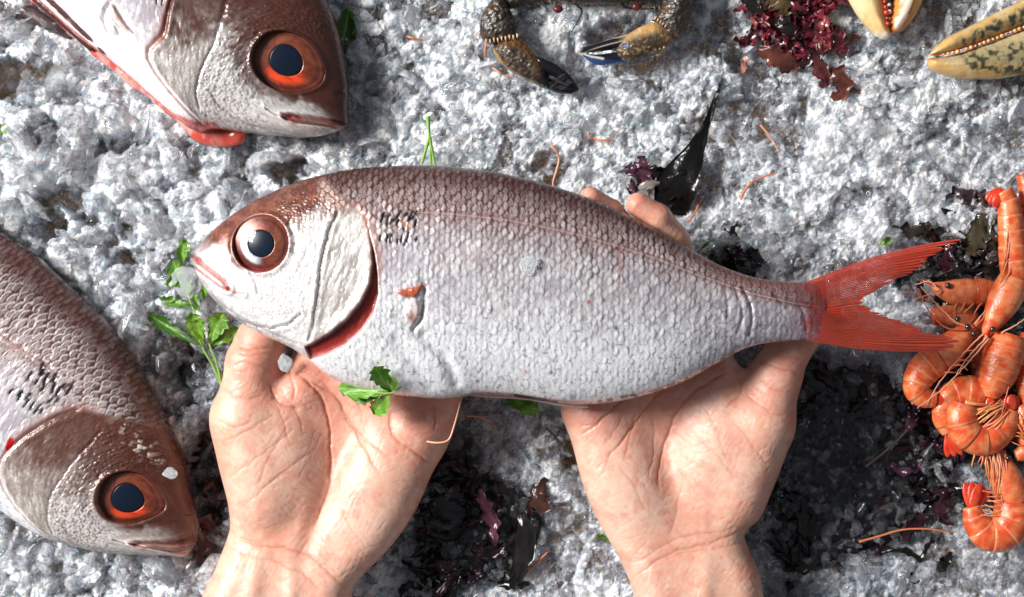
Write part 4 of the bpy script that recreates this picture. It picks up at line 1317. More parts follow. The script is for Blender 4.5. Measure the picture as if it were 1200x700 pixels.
def prawn(label, head, abd, wh, wa, z, fan=None, eyes=(), whiskers=(), legs=(), shade=1.0, seed=0, shade_mix=0.0):
    """head: tip..neck path, abd: neck..tail path (layout), wh/wa half widths"""
    wh = wh * 1.06; wa = [w * 1.08 for w in wa]
    rg = np.random.default_rng(100 + seed)
    mid = np.vstack([np.asarray(abd, float)[:, :2]]).mean(0)
    root = empty('prawn', label, 'prawn', 'cooked orange prawns heaped at the right edge', at=(mid[0], mid[1], max(0, z - 16)))
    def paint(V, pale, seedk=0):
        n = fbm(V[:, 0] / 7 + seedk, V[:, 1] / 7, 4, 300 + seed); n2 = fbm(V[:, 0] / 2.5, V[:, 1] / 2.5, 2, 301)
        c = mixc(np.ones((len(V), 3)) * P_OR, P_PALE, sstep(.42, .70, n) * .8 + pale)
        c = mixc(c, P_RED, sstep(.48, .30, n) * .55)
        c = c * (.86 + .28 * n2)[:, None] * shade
        if shade_mix: c = mixc(c, [.36, .13, .06], shade_mix)  # shadow on the buried shells, mixed into their colour
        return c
    if head is not None:
        H = np.asarray(head, float); H = np.column_stack([H[:, :2], np.full(len(H), z) if H.shape[1] < 3 else H[:, 2]])
        p = spline(H, 26); u = np.linspace(0, 1, 26)
        r = wh * (.16 + .84 * np.sin(np.clip(u * 1.25, 0, 1) * math.pi / 2) ** .8) * (1 - .10 * sstep(.8, 1, u))
        V, q, t = tube(p, r, 22, True, .86)
        nn = fbm(V[:, 0] / 5, V[:, 1] / 5, 3, 9)
        V[:, 2] += 1.6 * (nn - .5)
        c = paint(V, .35)
        part(root, 'head_shell', V, q, t, np.clip(c, 0, 1), PRAWN_MAT, z)
        # rostrum spike
        d = (p[0] - p[6]); d /= np.linalg.norm(d)
        V, q, t = tube([p[3] + [0, 0, r[3] * .6], p[0] + [0, 0, 4], p[0] + d * wh * .9 + [0, 0, 6]], [2.4, 1.8, .4], 8)
        part(root, 'rostrum', V, q, t, np.ones((len(V), 3)) * P_RED * shade, PRAWN_MAT, z)
    if abd is not None:
        A = np.asarray(abd, float); A = np.column_stack([A[:, :2], np.full(len(A), z) if A.shape[1] < 3 else A[:, 2]])
        n = 6; m = 9
        p = spline(A, n * m + 1)
        wid = np.interp(np.linspace(0, 1, n * m + 1), np.linspace(0, 1, len(wa)), wa)
        for s in range(n):
            i0 = s * m; i1 = min((s + 1) * m + 3, n * m) if s < n - 1 else n * m
            pp = p[i0:i1 + 1]; u = np.linspace(0, 1, len(pp))
            rr = wid[i0:i1 + 1] * (.975 + .055 * sstep(0, .75, u) - .012 * u + .012 * np.sin(s * 2.1))
            V, q, t = tube(pp, rr, 24, True, .88)
            c = paint(V, .12, s * 3.1)
            k = np.concatenate([np.repeat(u, 24), [0, 1]])
            c = mixc(c, [.84, .38, .20], sstep(.86, .97, k) * .5); c = mixc(c, P_RED * .6, sstep(.30, .10, k) * .45)
            part(root, 'shell_segment', V, q, t, np.clip(c, 0, 1), PRAWN_MAT, z)
        if fan is not None:
            f0 = p[-1]; fd = np.array(fan, float) - f0[:2]; L = np.linalg.norm(fd); fd /= L; nd = np.array([-fd[1], fd[0]])
            for k, a in enumerate((-.55, -.26, 0, .26, .55)):
                dr = fd * math.cos(a) + nd * math.sin(a)
                pts = [np.r_[f0[:2] + dr * L * s_, z + 2 - 1.2 * abs(a) * s_ * 4 + (3 if k == 2 else 0)] for s_ in (0, .35, .7, 1.0)]
                V, q, t = tube(spline(pts, 12), wid[-1] * np.array([.45, .52, .58, .62, .64, .65, .64, .61, .56, .47, .33, .1]), 12, True, .28)
                c = mixc(paint(V, 0), P_RED, .75)
                part(root, 'tail_blade', V, q, t, np.clip(c * shade, 0, 1), PRAWN_MAT, z)
    for (ex, ey) in eyes:
        th = np.linspace(-1, 1, 9)
        V, q, t = tube([(ex, ey, z + 12 + 3.6 * s_) for s_ in th], 3.7 * np.sqrt(np.clip(1 - th ** 2, 0.01, 1)), 14)
        part(root, 'eye', V, q, t, None, BEAD_MAT, z)
    for w in whiskers:
        pts = np.asarray(w, float)
        if pts.shape[1] == 2: pts = np.column_stack([pts, np.full(len(pts), z + 12)])
        pp = spline(pts, 30)
        pp[:, :2] += (rg.normal(size=(30, 2)) * .25)
        V, q, t = tube(pp, np.linspace(1.15, .45, 30), 7)
        part(root, 'antenna', V, q, t, np.ones((len(V), 3)) * (np.array([.62, .12, .05]) if rg.random() < .6 else np.array([.78, .36, .22])), WHISKER_MAT, z)
    for (a, b, w) in legs:
        a = np.asarray(a, float); b = np.asarray(b, float)
        za = a[2] if len(a) > 2 else z + 9; zb = b[2] if len(b) > 2 else z + 10
        mdl = (a[:2] + b[:2]) / 2 + rg.normal(size=2) * 2
        V, q, t = tube(spline([(*a[:2], za), (*mdl, (za + zb) / 2 + 4), (*b[:2], zb)], 12), np.linspace(w * .72, w * .3, 12), 7)
        part(root, 'leg', V, q, t, np.ones((len(V), 3)) * np.clip(P_PALE * rg.uniform(.85, 1.12) * shade, 0, 1) * np.array([1, rg.uniform(.7, 1.3), rg.uniform(.7, 1.3)]), PRAWN_MAT, z)
    return root


def leg_rows(a0, a1, b0, b1, n, w, seed=1, j=2.5):
    rg = np.random.default_rng(seed)
    o = []
    for k in range(n):
        f = k / max(1, n - 1)
        a = np.array(a0) * (1 - f) + np.array(a1) * f + rg.normal(size=2) * j * .4; b = np.array(b0) * (1 - f) + np.array(b1) * f + rg.normal(size=2) * j
        o.append((a, b, w * rg.uniform(.8, 1.2)))
    return o


prawn('prawn lying upright above the heap, red tail hooked over to the left', [(1154, 394), (1166, 372), (1180, 346), (1190, 326)], [(1190, 330), (1188, 305), (1186, 280), (1184, 255), (1181, 236), (1175, 224)],
      19, [15, 15.5, 15, 14, 12.5, 10], 52, (1163, 243), [(1160, 386)], [[(1154, 394), (1130, 420), (1112, 447)], [(1156, 396), (1132, 424), (1105, 452), (1072, 478)], [(1150, 390), (1128, 412), (1100, 445), (1084, 472)], [(1170, 390), (1185, 382), (1206, 368)]],
      leg_rows((1180, 262), (1186, 338), (1174, 318), (1162, 352), 8, 1.7, 3) + leg_rows((1176, 268), (1176, 330), (1190, 308), (1196, 350), 5, 1.5, 4), seed=1)
prawn('prawn at the left end of the heap, head beside the fish tail, body curling down', [(1141, 382), (1128, 394), (1112, 410), (1097, 424)], [(1101, 420), (1086, 430), (1076, 445), (1075, 458), (1084, 466), (1096, 468)],
      19, [18, 18, 17, 15, 12, 9], 44, (1112, 472), [(1119, 374), (1131, 383), (1138, 391)], [[(1138, 384), (1118, 378), (1096, 358), (1076, 336, )], [(1136, 386), (1112, 376), (1090, 358), (1070, 344), (1056, 343)], [(1140, 382), (1150, 372), (1163, 356)], [(1139, 380), (1145, 372), (1152, 364)], [(1134, 386), (1106, 384), (1084, 362), (1073, 338)]],
      leg_rows((1124, 414), (1104, 436), (1145, 410), (1128, 440), 4, 1.8, 5), seed=2)
prawn('banded prawn body in the middle of the heap, pointing straight down', None, [(1184, 392), (1180, 405), (1175, 420), (1170, 436), (1164, 452), (1160, 466)], 0, [17, 21, 22, 21, 17, 9], 50, (1158, 482), (), [[(1190, 400), (1184, 430), (1176, 462), (1170, 486)]], (), seed=3)
prawn('prawn curled tightly round its neighbour with its red tail pointing down', None, [(1152, 462), (1132, 458), (1115, 462), (1106, 476), (1105, 492), (1112, 507)], 0, [17, 17, 14, 12, 11, 8], 40, (1126, 533), (), (), (), seed=4)
prawn('prawn bent into a U with pale legs showing inside the bend', None, [(1132, 474), (1127, 492), (1137, 511), (1158, 515), (1176, 500), (1184, 480)], 0, [16, 18, 18, 17, 15, 9], 50, (1184, 462), (), (),
      leg_rows((1140, 478), (1160, 512), (1168, 470), (1180, 486), 9, 2.4, 6) + [((1128, 471, 62), (1154, 474, 62), 4.0)] + leg_rows((1138, 488), (1150, 506), (1170, 468), (1176, 478), 5, 1.6, 16), seed=5)
prawn('lowest prawn of the heap, curled up with long pale whiskers across its body', [(1166, 524), (1174, 546), (1182, 568), (1188, 590)], [(1188, 588), (1187, 608), (1175, 624), (1157, 626), (1144, 612), (1138, 594)],
      19, [21, 22, 21, 18, 14, 9], 40, (1147, 566), [(1178, 536)], [[(1166, 526), (1180, 580), (1205, 640)], [(1160, 528), (1168, 570), (1177, 620)], [(1164, 526), (1172, 560), (1190, 610)]],
      leg_rows((1146, 528), (1174, 528), (1152, 560), (1172, 590), 11, 1.7, 7) + leg_rows((1176, 580), (1176, 604), (1152, 575), (1150, 606), 9, 1.6, 8) + leg_rows((1144, 522), (1150, 524), (1140, 544), (1146, 540), 3, 2.0, 9), seed=6)
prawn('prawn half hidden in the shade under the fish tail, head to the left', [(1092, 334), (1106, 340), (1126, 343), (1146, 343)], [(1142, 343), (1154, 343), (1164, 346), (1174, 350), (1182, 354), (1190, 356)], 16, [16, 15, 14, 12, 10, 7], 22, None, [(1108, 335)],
      [[(1096, 338), (1085, 330), (1070, 334)], [(1098, 340), (1084, 346), (1066, 352)]], leg_rows((1110, 354), (1150, 356), (1104, 366), (1140, 368), 5, 1.5, 10), shade=.9, seed=7, shade_mix=.35)
prawn('dark red prawn buried deepest in the heap', None, [(1092, 372), (1110, 370), (1130, 374), (1146, 392), (1152, 420), (1150, 446)], 0, [9, 12, 14, 15, 14, 10], 18, None, (), (), (), shade=.8, seed=8, shade_mix=.25)
prawn('prawn at the right edge beside the banded one, mostly out of frame', None, [(1212, 392), (1208, 415), (1206, 438), (1206, 456), (1210, 472), (1220, 484)], 0, [15, 15, 15, 14, 12, 9], 44, None, (), (), (), seed=9)
prawn('prawn at the right edge above the lowest one, with fine pale legs', None, [(1196, 474), (1202, 490), (1206, 506), (1206, 522), (1200, 530), (1190, 534)], 0, [8, 14, 15, 14, 12, 6], 46, None, (), (), leg_rows((1196, 500), (1200, 522), (1188, 484), (1184, 520), 6, 1.5, 11), seed=10)
prawn('prawn at the right edge near the hooked tail, mostly out of frame', None, [(1198, 204), (1206, 220), (1208, 240), (1208, 262), (1206, 284), (1210, 300)], 0, [8, 12, 13, 13, 12, 9], 40, None, (), (), (), seed=11)

# ------------------------------------------------------------------ dark crab at the top
CRAB_MAT = tint_mat('crab_shell', rough=.26, bump=.6, bscale=900, coat=.3, vary=.2, rough_noise=.12)
TIP_MAT = tint_mat('crab_claw_tip', rough=.16, bump=.12, bscale=700, coat=.15, spec=.4)
PINCER_MAT = tint_mat('pincer_shell', rough=.27, bump=.22, bscale=1000, coat=.3, vary=.08, sss=.15, sss_rad=(.002, .001, .0005))


def crabcol(light=.5):
    def f(X, Y, Z):
        n = fbm(X / 3.2, Y / 3.2, 3, 401); m = fbm(X / 12, Y / 12, 3, 402)
        c = np.ones((len(X), 3)) * np.array([.030, .022, .018])
        c = mixc(c, [.17, .12, .07], sstep(.54, .66, n) * (.35 + light * .45))
        c = mixc(c, [.10, .045, .012], sstep(.52, .70, m) * (.3 + light * .5))
        c = mixc(c, [.20, .22, .25], sstep(.66, .74, n) * .35)
        return c
    return f


crab = empty('crab', 'dark brown crab at the top edge, claws with black tips reaching down', 'crab', None, at=(705, -40, 5))
V, q, c = puff(np.array([(622, -60), (632, -14), (652, 2), (680, 5), (705, 6), (735, 3), (765, 2), (778, -16), (785, -60), (760, -120), (705, -140), (648, -120)], float), 26, 24, 34, 2.0, crabcol(.3), 2.0, 5)
part(crab, 'shell', V, q, None, c, CRAB_MAT, 26)
for (x, y) in ((656, 11), (748, 8)):
    th = np.linspace(-1, 1, 9)
    V, q, t = tube([(x - 2 + 6 * s_, y, 30) for s_ in th], 4.6 * np.sqrt(np.clip(1 - th ** 2, .02, 1)), 14)
    part(crab, 'eye', V, q, t, np.ones((len(V), 3)) * np.array([.10, .018, .016]), TIP_MAT, 30)
for pts in ([(668, 2, 26), (677, 8, 24), (682, 14, 20), (676, 26, 14), (670, 36, 10)], [(727, 4, 24), (733, 9, 22), (750, 10, 16), (772, 9, 14)]):
    V, q, t = tube(spline(pts, 24), np.linspace(1.6, .6, 24), 7)
    part(crab, 'feeler', V, q, t, np.ones((len(V), 3)) * .02, CRAB_MAT, 20)
rg = np.random.default_rng(31)
A = Acc()
for k in range(70):
    x = rg.uniform(630, 775); y = rg.uniform(-6, 8)
    V, q, t = tube([(x, y, 20), (x + rg.normal() * 1.5, y + rg.uniform(3, 8), 20 + rg.normal() * 2)], [.8, .25], 5)
    A.add(V, q, t, rg.choice([.03, .22, .35]) * np.array([1, .75, .5]))
part(crab, 'bristles', np.vstack(A.V), np.vstack(A.Q), np.vstack(A.T), np.vstack(A.C), CRAB_MAT, 20)['kind'] = 'stuff'


def crab_limb(segs, spines):
    for name, poly, z, hT, colf, mat, rough in segs:
        V, q, c = puff(np.array(poly, float), z, hT, None, 1.2, colf, rough, 3.0)
        part(crab, name, V, q, None, c, mat, z)
    A = Acc()
    for (x, y, z, dx, dy) in spines:
        V, q, t = tube([(x, y, z), (x + dx * .6, y + dy * .6, z + 1), (x + dx, y + dy, z + .5)], [1.5, 1.0, .2], 6)
        A.add(V, q, t, [.52, .36, .22])
    if spines:
        part(crab, 'spines', np.vstack(A.V), np.vstack(A.Q), np.vstack(A.T), np.vstack(A.C), CRAB_MAT, 30)['kind'] = 'stuff'


def tipcol(X, Y, Z):
    c = np.ones((len(X), 3)) * np.array([.008, .008, .011])
    return mixc(c, [.10, .085, .07], sstep(.60, .72, fbm(X / 6 + Y / 4, Y / 14, 2, 404)) * .35)


def palmcol1(X, Y, Z):
    c = crabcol(.6)(X, Y, Z)
    d, _ = polydist(X, Y, [(590, 52), (610, 52), (628, 70), (634, 86)])
    c = mixc(c, [.15, .065, .018], sstep(10, 4, d) * .7)
    d, _ = polydist(X, Y, [(576, 58), (590, 80), (612, 94), (640, 104)]); c = mixc(c, [.40, .24, .09], sstep(4, 1.5, d) * .7)
    return mixc(c, [.009, .009, .012], sstep(626, 638, X + .4 * (Y - 85)) * .95)


crab_limb([('arm', [(582, -12), (600, -16), (640, -18), (660, -12), (622, 3), (598, 11), (590, 4)], 20, 12, crabcol(.2), CRAB_MAT, 1.2),
           ('wrist', [(584, -8), (570, 8), (562, 25), (563, 42), (572, 52), (592, 50), (607, 42), (604, 26), (597, 10)], 30, 17, crabcol(.35), CRAB_MAT, 1.6),
           ('claw', [(577, 54), (588, 44), (608, 43), (624, 57), (638, 76), (644, 92), (640, 104), (620, 95), (594, 81), (580, 66)], 28, 17, palmcol1, CRAB_MAT, 1.2),
           ('claw_finger', [(626, 64), (646, 72), (664, 84), (677, 101), (668, 101), (652, 92), (636, 84), (628, 76)], 32, 9, tipcol, TIP_MAT, .3),
           ('claw_finger', [(628, 80), (642, 90), (660, 99), (678, 102), (675, 109), (662, 111), (646, 107), (632, 99), (622, 92)], 27, 10, tipcol, TIP_MAT, .3)],
          [(570 + 4.5 * k, 48 - .8 * k + (k % 2), 42, .3, 5.5) for k in range(9)] + [(563, 36, 32, -2, 8), (604, 40, 36, 5, 4)])


def palmcol2(X, Y, Z):
    n = fbm(X / 9, Y / 9, 3, 405); n2 = fbm(X / 2.6, Y / 2.6, 2, 406)
    c = np.ones((len(X), 3)) * np.array([.50, .285, .105])
    c = mixc(c, [.68, .50, .30], sstep(.5, .7, n) * .6)
    low = sstep(-6, 7, (Y - 44) + .28 * (X - 750) + 8 * (n - .5))
    c = mixc(c, [.035, .026, .022], low * .93)
    c = mixc(c, [.42, .28, .14], low * sstep(.60, .70, n2) * .8)
    c = mixc(c, [.20, .12, .05], sstep(762, 785, X) * .6)
    return c


def tip2(X, Y, Z):
    c = np.ones((len(X), 3)) * np.array([.010, .011, .018])
    s_ = np.sin((Y + .27 * (X - 690)) * .95 + 2 * fbm(X / 14, Y / 14, 2, 3))
    c = mixc(c, [.62, .50, .36], sstep(.72, .95, s_) * sstep(676, 700, X) * .75)
    c = mixc(c, [.60, .42, .20], sstep(722, 742, X) * .9)
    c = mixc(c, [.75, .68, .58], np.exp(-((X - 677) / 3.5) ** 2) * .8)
    return c


def tip3(X, Y, Z):
    c = np.ones((len(X), 3)) * np.array([.010, .012, .022])
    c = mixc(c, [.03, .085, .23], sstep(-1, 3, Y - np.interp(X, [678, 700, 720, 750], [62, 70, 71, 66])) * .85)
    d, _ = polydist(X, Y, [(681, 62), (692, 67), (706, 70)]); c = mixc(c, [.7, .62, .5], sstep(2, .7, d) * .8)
    c = mixc(c, [.30, .14, .06], sstep(728, 745, X) * .7)
    return c


crab_limb([('arm', [(776, 5), (786, -20), (812, -24), (812, 4), (804, 36), (793, 47), (781, 42), (770, 27), (768, 20)], 34, 20, crabcol(.45), CRAB_MAT, 1.6),
           ('claw', [(728, 44), (752, 31), (768, 26), (786, 36), (793, 47), (780, 58), (762, 66), (744, 72), (728, 70), (722, 58)], 32, 17, palmcol2, CRAB_MAT, .7),
           ('claw_finger', [(674, 58), (690, 53), (712, 47), (732, 40), (746, 42), (742, 54), (722, 58), (700, 61), (682, 62)], 34, 9, tip2, TIP_MAT, .3),
           ('claw_finger', [(679, 62), (700, 64), (722, 61), (745, 60), (748, 71), (722, 75), (705, 77), (692, 73)], 27, 10, tip3, TIP_MAT, .3)],
          [(768 + 3 * k, 22 + 2.2 * k, 44, -2.5, 4) for k in range(5)] + [(757 + 5 * k, 60 - k, 40, .5, 3.5) for k in range(5)])
V, q, t = tube([(730, 55, 42), (739, 54, 44)], [3.5, 3], 10); part(crab, 'claw_joint', V, q, t, np.ones((len(V), 3)) * np.array([.04, .07, .28]), TIP_MAT, 40)

# ------------------------------------------------------------------ two pale pincers at the top right


def pin_teeth(root, pts, z, n, r, col):
    p = spline(pts, n)
    for k in range(n):
        th = np.linspace(-1, 1, 7)
        rr = r * (.7 + .6 * ((k * 37) % 7) / 7)
        V, q, t = tube([(p[k, 0], p[k, 1], z + rr * s_) for s_ in th], rr * np.sqrt(np.clip(1 - th ** 2, .03, 1)), 9)
        part(root, 'tooth', V, q, t, np.ones((len(V), 3)) * np.array(col) * (.8 + .4 * ((k * 13) % 5) / 5), PINCER_MAT, z)


def cream(X, Y, Z):
    n = fbm(X / 10, Y / 10, 3, 421)
    c = np.ones((len(X), 3)) * np.array([.82, .55, .25])
    c = mixc(c, [.86, .68, .42], sstep(1020, 1000, X + .35 * (Y - 20)) * .8)
    c = mixc(c, [.70, .20, .03], sstep(12, 3, np.abs(X - np.interp(Y, [-40, 0, 20, 40], [1026, 1031, 1036, 1040]))) * .75)
    c = mixc(c, [.88, .80, .66], sstep(36, 43, Y) * .9)
    return mixc(c, [.60, .26, .06], sstep(.58, .72, n) * .3)


def orange(X, Y, Z):
    c = np.ones((len(X), 3)) * np.array([.66, .25, .055])
    c = mixc(c, [.76, .40, .13], sstep(1056, 1078, X))
    d, _ = polydist(X, Y, [(1066, -20), (1062, 2), (1056, 20), (1050, 32)])
    c = mixc(c, [.88, .72, .62], sstep(6, 2.5, d) * .9)
    d, _ = polydist(X, Y, [(1072, -20), (1068, 4), (1062, 18)]); return mixc(c, [.10, .08, .06], sstep(2.2, .8, d) * .7)


p1 = empty('crab_pincer', 'cream and orange pincer pointing down from the top edge, white tipped', 'crab claw', 'pale crab pincers at the top right', at=(1040, -30, 4))
V, q, c = puff(np.array([(978, -60), (986, -22), (995, 2), (1010, 26), (1024, 41), (1036, 47), (1044, 43), (1041, 30), (1038, 14), (1036, -4), (1036, -40), (1030, -70)], float), 30, 19, 24, 1.4, cream, .3, 8)
part(p1, 'fixed_finger', V, q, None, c, PINCER_MAT, 30)
V, q, c = puff(np.array([(1050, -60), (1049, -20), (1046, 4), (1041, 24), (1042, 37), (1049, 40), (1060, 34), (1073, 18), (1083, -4), (1094, -40), (1086, -70)], float), 29, 17, 20, 1.4, orange, .4, 6)
part(p1, 'moving_finger', V, q, None, c, PINCER_MAT, 29)
pin_teeth(p1, [(1036, -24, 0), (1036, -4, 0), (1038, 12, 0), (1040, 28, 0)], 40, 9, 3.2, [.62, .06, .03])
pin_teeth(p1, [(1040, -10, 0), (1042, 6, 0), (1042, 22, 0)], 38, 5, 2.4, [.85, .62, .52])
p2 = empty('crab_pincer', 'large tan pincer speckled dark green, reaching in from the right edge', 'crab claw', 'pale crab pincers at the top right', at=(1220, 50, 4))


def speck(up):
    def f(X, Y, Z):
        n = fbm(X / 4.5, Y / 4.5, 3, 431 + up); n2 = fbm(X / 16, Y / 16, 3, 433)
        c = np.ones((len(X), 3)) * np.array([.66, .41, .15])
        c = mixc(c, [.74, .55, .27], sstep(.5, .7, n2) * .6)
        if up:
            edge = np.interp(X, [1088, 1108, 1136, 1163, 1200, 1300], [60, 44, 30, 17, 0, -30])
            w = sstep(1100, 1135, X) * sstep(3, 14, Y - edge)
            c = mixc(c, [.13, .115, .062], w * (.45 + .5 * sstep(.40, .56, n)))
            c = mixc(c, [.03, .03, .022], w * sstep(.52, .64, n) * .85)
        else:
            e = sstep(92, 82, Y) * sstep(1112, 1140, X) * sstep(60, 70, Y + .23 * (X - 1127) * 1.0)
            c = mixc(c, [.40, .39, .25], sstep(1088, 1110, X) * sstep(80, 72, Y) * .6)
            c = mixc(c, [.13, .12, .055], e * (.35 + .6 * sstep(.44, .60, n)))
            c = mixc(c, [.035, .034, .025], e * sstep(.55, .66, n) * .8)
        d, _ = polydist(X, Y, [(1090, 68), (1127, 60), (1163, 46), (1200, 32), (1300, -4)])
        return mixc(c, [.56, .16, .03], sstep(5, 2, d) * .8)
    return f


V, q, c = puff(np.array([(1088, 66), (1092, 59), (1108, 45), (1136, 31), (1163, 17), (1200, -1), (1250, -28), (1300, -60), (1310, -10), (1250, 10), (1200, 30), (1163, 45), (1127, 58), (1105, 64)], float), 38, 17, 20, 1.5, speck(1), .6, 4)
part(p2, 'moving_finger', V, q, None, c, PINCER_MAT, 36)
V, q, c = puff(np.array([(1087, 68), (1105, 66), (1127, 61), (1163, 48), (1200, 33), (1250, 13), (1310, -6), (1330, 50), (1280, 76), (1240, 84), (1200, 88), (1163, 93), (1127, 92), (1102, 86), (1089, 79)], float), 32, 21, 26, 1.5, speck(0), .6, 4)
part(p2, 'fixed_finger', V, q, None, c, PINCER_MAT, 36)
pin_teeth(p2, [(1106, 64, 0), (1127, 59.5, 0), (1163, 46.5, 0), (1205, 30, 0)], 44, 20, 2.3, [.80, .40, .16])
# ------------------------------------------------------------------ seaweed, parsley, loose feelers
WEED_MAT = tint_mat('wet_seaweed', rough=.15, bump=.7, bscale=380, coat=.15, spec=.45, vary=.25, rough_noise=.06)
RED_WEED_MAT = tint_mat('red_seaweed', rough=.2, bump=.5, bscale=700, coat=.4, vary=.3, sss=.25, sss_rad=(.002, .0006, .0006))
LEAF_TONE = .72
LEAF_MAT = tint_mat('parsley_leaf', rough=.38, bump=.5, bscale=1100, vary=.18, sss=.2, sss_rad=(.001, .0015, .0003))


def ribbon(path, widths, z, col, curl=5.0, seed=0, lobes=0.0, n=26, m=9, th=1.4):
    """a wet frond: ribbon with thickness, rippled margins and a lobed outline"""
    rg = np.random.default_rng(seed)
    P = np.asarray(path, float)
    if P.shape[1] == 2: P = np.column_stack([P, np.full(len(P), z)])
    p = spline(P, n)
    w = np.interp(np.linspace(0, 1, n), np.linspace(0, 1, len(widths)), widths)
    T = np.gradient(p[:, :2], axis=0); T /= np.linalg.norm(T, axis=1)[:, None] + 1e-9
    N = np.stack([-T[:, 1], T[:, 0]], 1)
    s = np.linspace(-1, 1, m)
    u = np.linspace(0, 1, n)
    ph = rg.uniform(0, 6)
    Wl = w * (1 + lobes * (.6 * np.sin(u * 21 + ph) + .5 * np.sin(u * 37 + 2 * ph))); Wr = w * (1 + lobes * (.6 * np.sin(u * 19 + 3 * ph) + .5 * np.sin(u * 41 + ph)))
    V = []
    for sd in (1, -1):
        X = p[:, None, 0] + N[:, None, 0] * s[None] * np.where(s[None] < 0, Wl[:, None], Wr[:, None])
        Y = p[:, None, 1] + N[:, None, 1] * s[None] * np.where(s[None] < 0, Wl[:, None], Wr[:, None])
        Z = p[:, None, 2] + curl * (np.abs(s[None]) ** 1.5) * np.sin(u[:, None] * 11 + ph + 2.2 * s[None]) + curl * .4 * np.sin(u[:, None] * 5 + ph * 2) + sd * th * .5 * (1 - .7 * s[None] ** 2)
        V.append(np.stack([X, Y, Z], -1).reshape(-1, 3))
    V = np.vstack(V)
    q = gridquads(n, m); k = n * m
    Q = [q[:, ::-1], q + k]
    i = np.arange(n - 1)
    for e in (0, m - 1):
        a = i * m + e; b = (i + 1) * m + e
        Q.append(np.stack([a, b, b + k, a + k], 1) if e == 0 else np.stack([b, a, a + k, b + k], 1))
    j = np.arange(m - 1)
    for e in (0, n - 1):
        a = e * m + j; b = a + 1
        Q.append(np.stack([b, a, a + k, b + k], 1) if e == 0 else np.stack([a, b, b + k, a + k], 1))
    n_ = fbm(V[:, 0] / 6, V[:, 1] / 6, 3, seed)
    c = np.ones((len(V), 3)) * np.array(col) * (.6 + .8 * n_)[:, None]
    return V, np.vstack(Q), np.clip(c, 0, 1)


def weed(label, at, fronds, mat, group=None, name='seaweed'):
    root = empty(name, label, 'seaweed', group, at=at)
    for k, (path, widths, z, col, curl, lobes) in enumerate(fronds):
        V, q, c = ribbon(path, widths, z, col, curl, 50 + k * 3 + int(at[0]), lobes)
        part(root, 'frond', V, q, None, c, mat, max(at[2], 4))
    return root


def random_fronds(n, box, L, W, z, cols, seed, curl=5, lobes=.3):
    rg = np.random.default_rng(seed)
    out = []
    for k in range(n):
        x = rg.uniform(box[0], box[2]); y = rg.uniform(box[1], box[3]); a = rg.uniform(0, 6.28)
        l = rg.uniform(*L); w = rg.uniform(*W); b = rg.normal() * .9
        z_ = z + rg.uniform(-4, 7)
        pts = [(x, y, z_)]
        for s in range(3):
            x += math.cos(a) * l / 3; y += math.sin(a) * l / 3; a += b * .6
            pts.append((x, y, z_ + rg.normal() * 3))
        out.append((pts, [w * .35, w, w * 1.1, w * .8, w * .25], z_, cols[rg.integers(len(cols))], curl, lobes))
    return out


DK = [[.006, .0035, .004], [.012, .005, .007], [.020, .007, .011], [.007, .006, .004], [.035, .011, .018]]
weed('dark purple and black seaweed lying in meltwater between the two hands', (560, 610, 2), random_fronds(30, (490, 540, 630, 720), (24, 70), (3, 8), 2, DK, 11)
     + [([(562, 572), (568, 590), (577, 612), (580, 640)], [3, 7, 8, 6, 2], 12, [.09, .030, .045], 5, .5), ([(610, 600, 10), (616, 625, 14), (612, 655, 12), (600, 690, 8)], [5, 12, 13, 9, 4], 12, [.012, .010, .010], 4, .1),
        ([(640, 600), (630, 580), (640, 560)], [6, 12, 8, 3], 8, [.06, .025, .02], 4, .3)], WEED_MAT)
weed('black glossy seaweed under the clear ice to the right of the wrist', (1000, 520, 2), random_fronds(30, (900, 420, 1110, 690), (25, 70), (3, 8), -6, DK[:4], 12, 4), WEED_MAT)
weed('tangle of dark wet seaweed below the prawns', (1110, 540, 2), random_fronds(26, (1040, 430, 1190, 590), (24, 60), (3, 8), 2, DK + [[.05, .018, .035]], 13, 5), WEED_MAT)
weed('brown black seaweed between the fish tail and the upright prawn', (1110, 270, 2), random_fronds(16, (1100, 285, 1180, 325), (25, 60), (5, 11), 2, DK + [[.05, .035, .02]], 14)
     + [([(1044, 268), (1062, 270), (1090, 272), (1118, 276)], [3, 7, 8, 7, 3], 4, [.025, .020, .014], 6, .6), ([(1108, 232, 6), (1124, 226, 10), (1138, 236, 8), (1146, 248, 4)], [3, 7, 8, 5], 8, [.05, .03, .035], 6, .6),
        ([(1134, 224, 10), (1148, 232, 12), (1158, 245, 6)], [3, 6, 6, 3], 8, [.07, .04, .04], 5, .6), ([(1150, 250, 8), (1146, 272, 8), (1140, 300, 4)], [6, 12, 13, 9], 6, [.055, .050, .030], 3, .2),
        ([(1076, 262, 6), (1084, 268, 9), (1090, 280, 4)], [2, 4, 4, 2], 6, [.02, .015, .012], 4, .5)], WEED_MAT)
weed('dark seaweed in the shade between the left fish and the thumb', (240, 560, 2), random_fronds(12, (222, 470, 262, 640), (25, 60), (5, 11), -2, [[.03, .012, .010], [.05, .02, .015], [.016, .010, .009]], 15)
     + [([(240, 605, 8), (248, 622, 10), (238, 640, 8), (226, 655, 5)], [6, 12, 13, 8], 8, [.13, .05, .045], 4, .4)], WEED_MAT)
weed('dark scraps of seaweed on the ice just above the fish tail', (850, 305, 2), random_fronds(7, (815, 275, 885, 318), (20, 45), (4, 8), 5, DK, 16) + [([(876, 292, 8), (886, 304, 8), (884, 316, 6)], [5, 7, 7, 4], 8, [.012, .010, .010], 3, .3)], WEED_MAT)
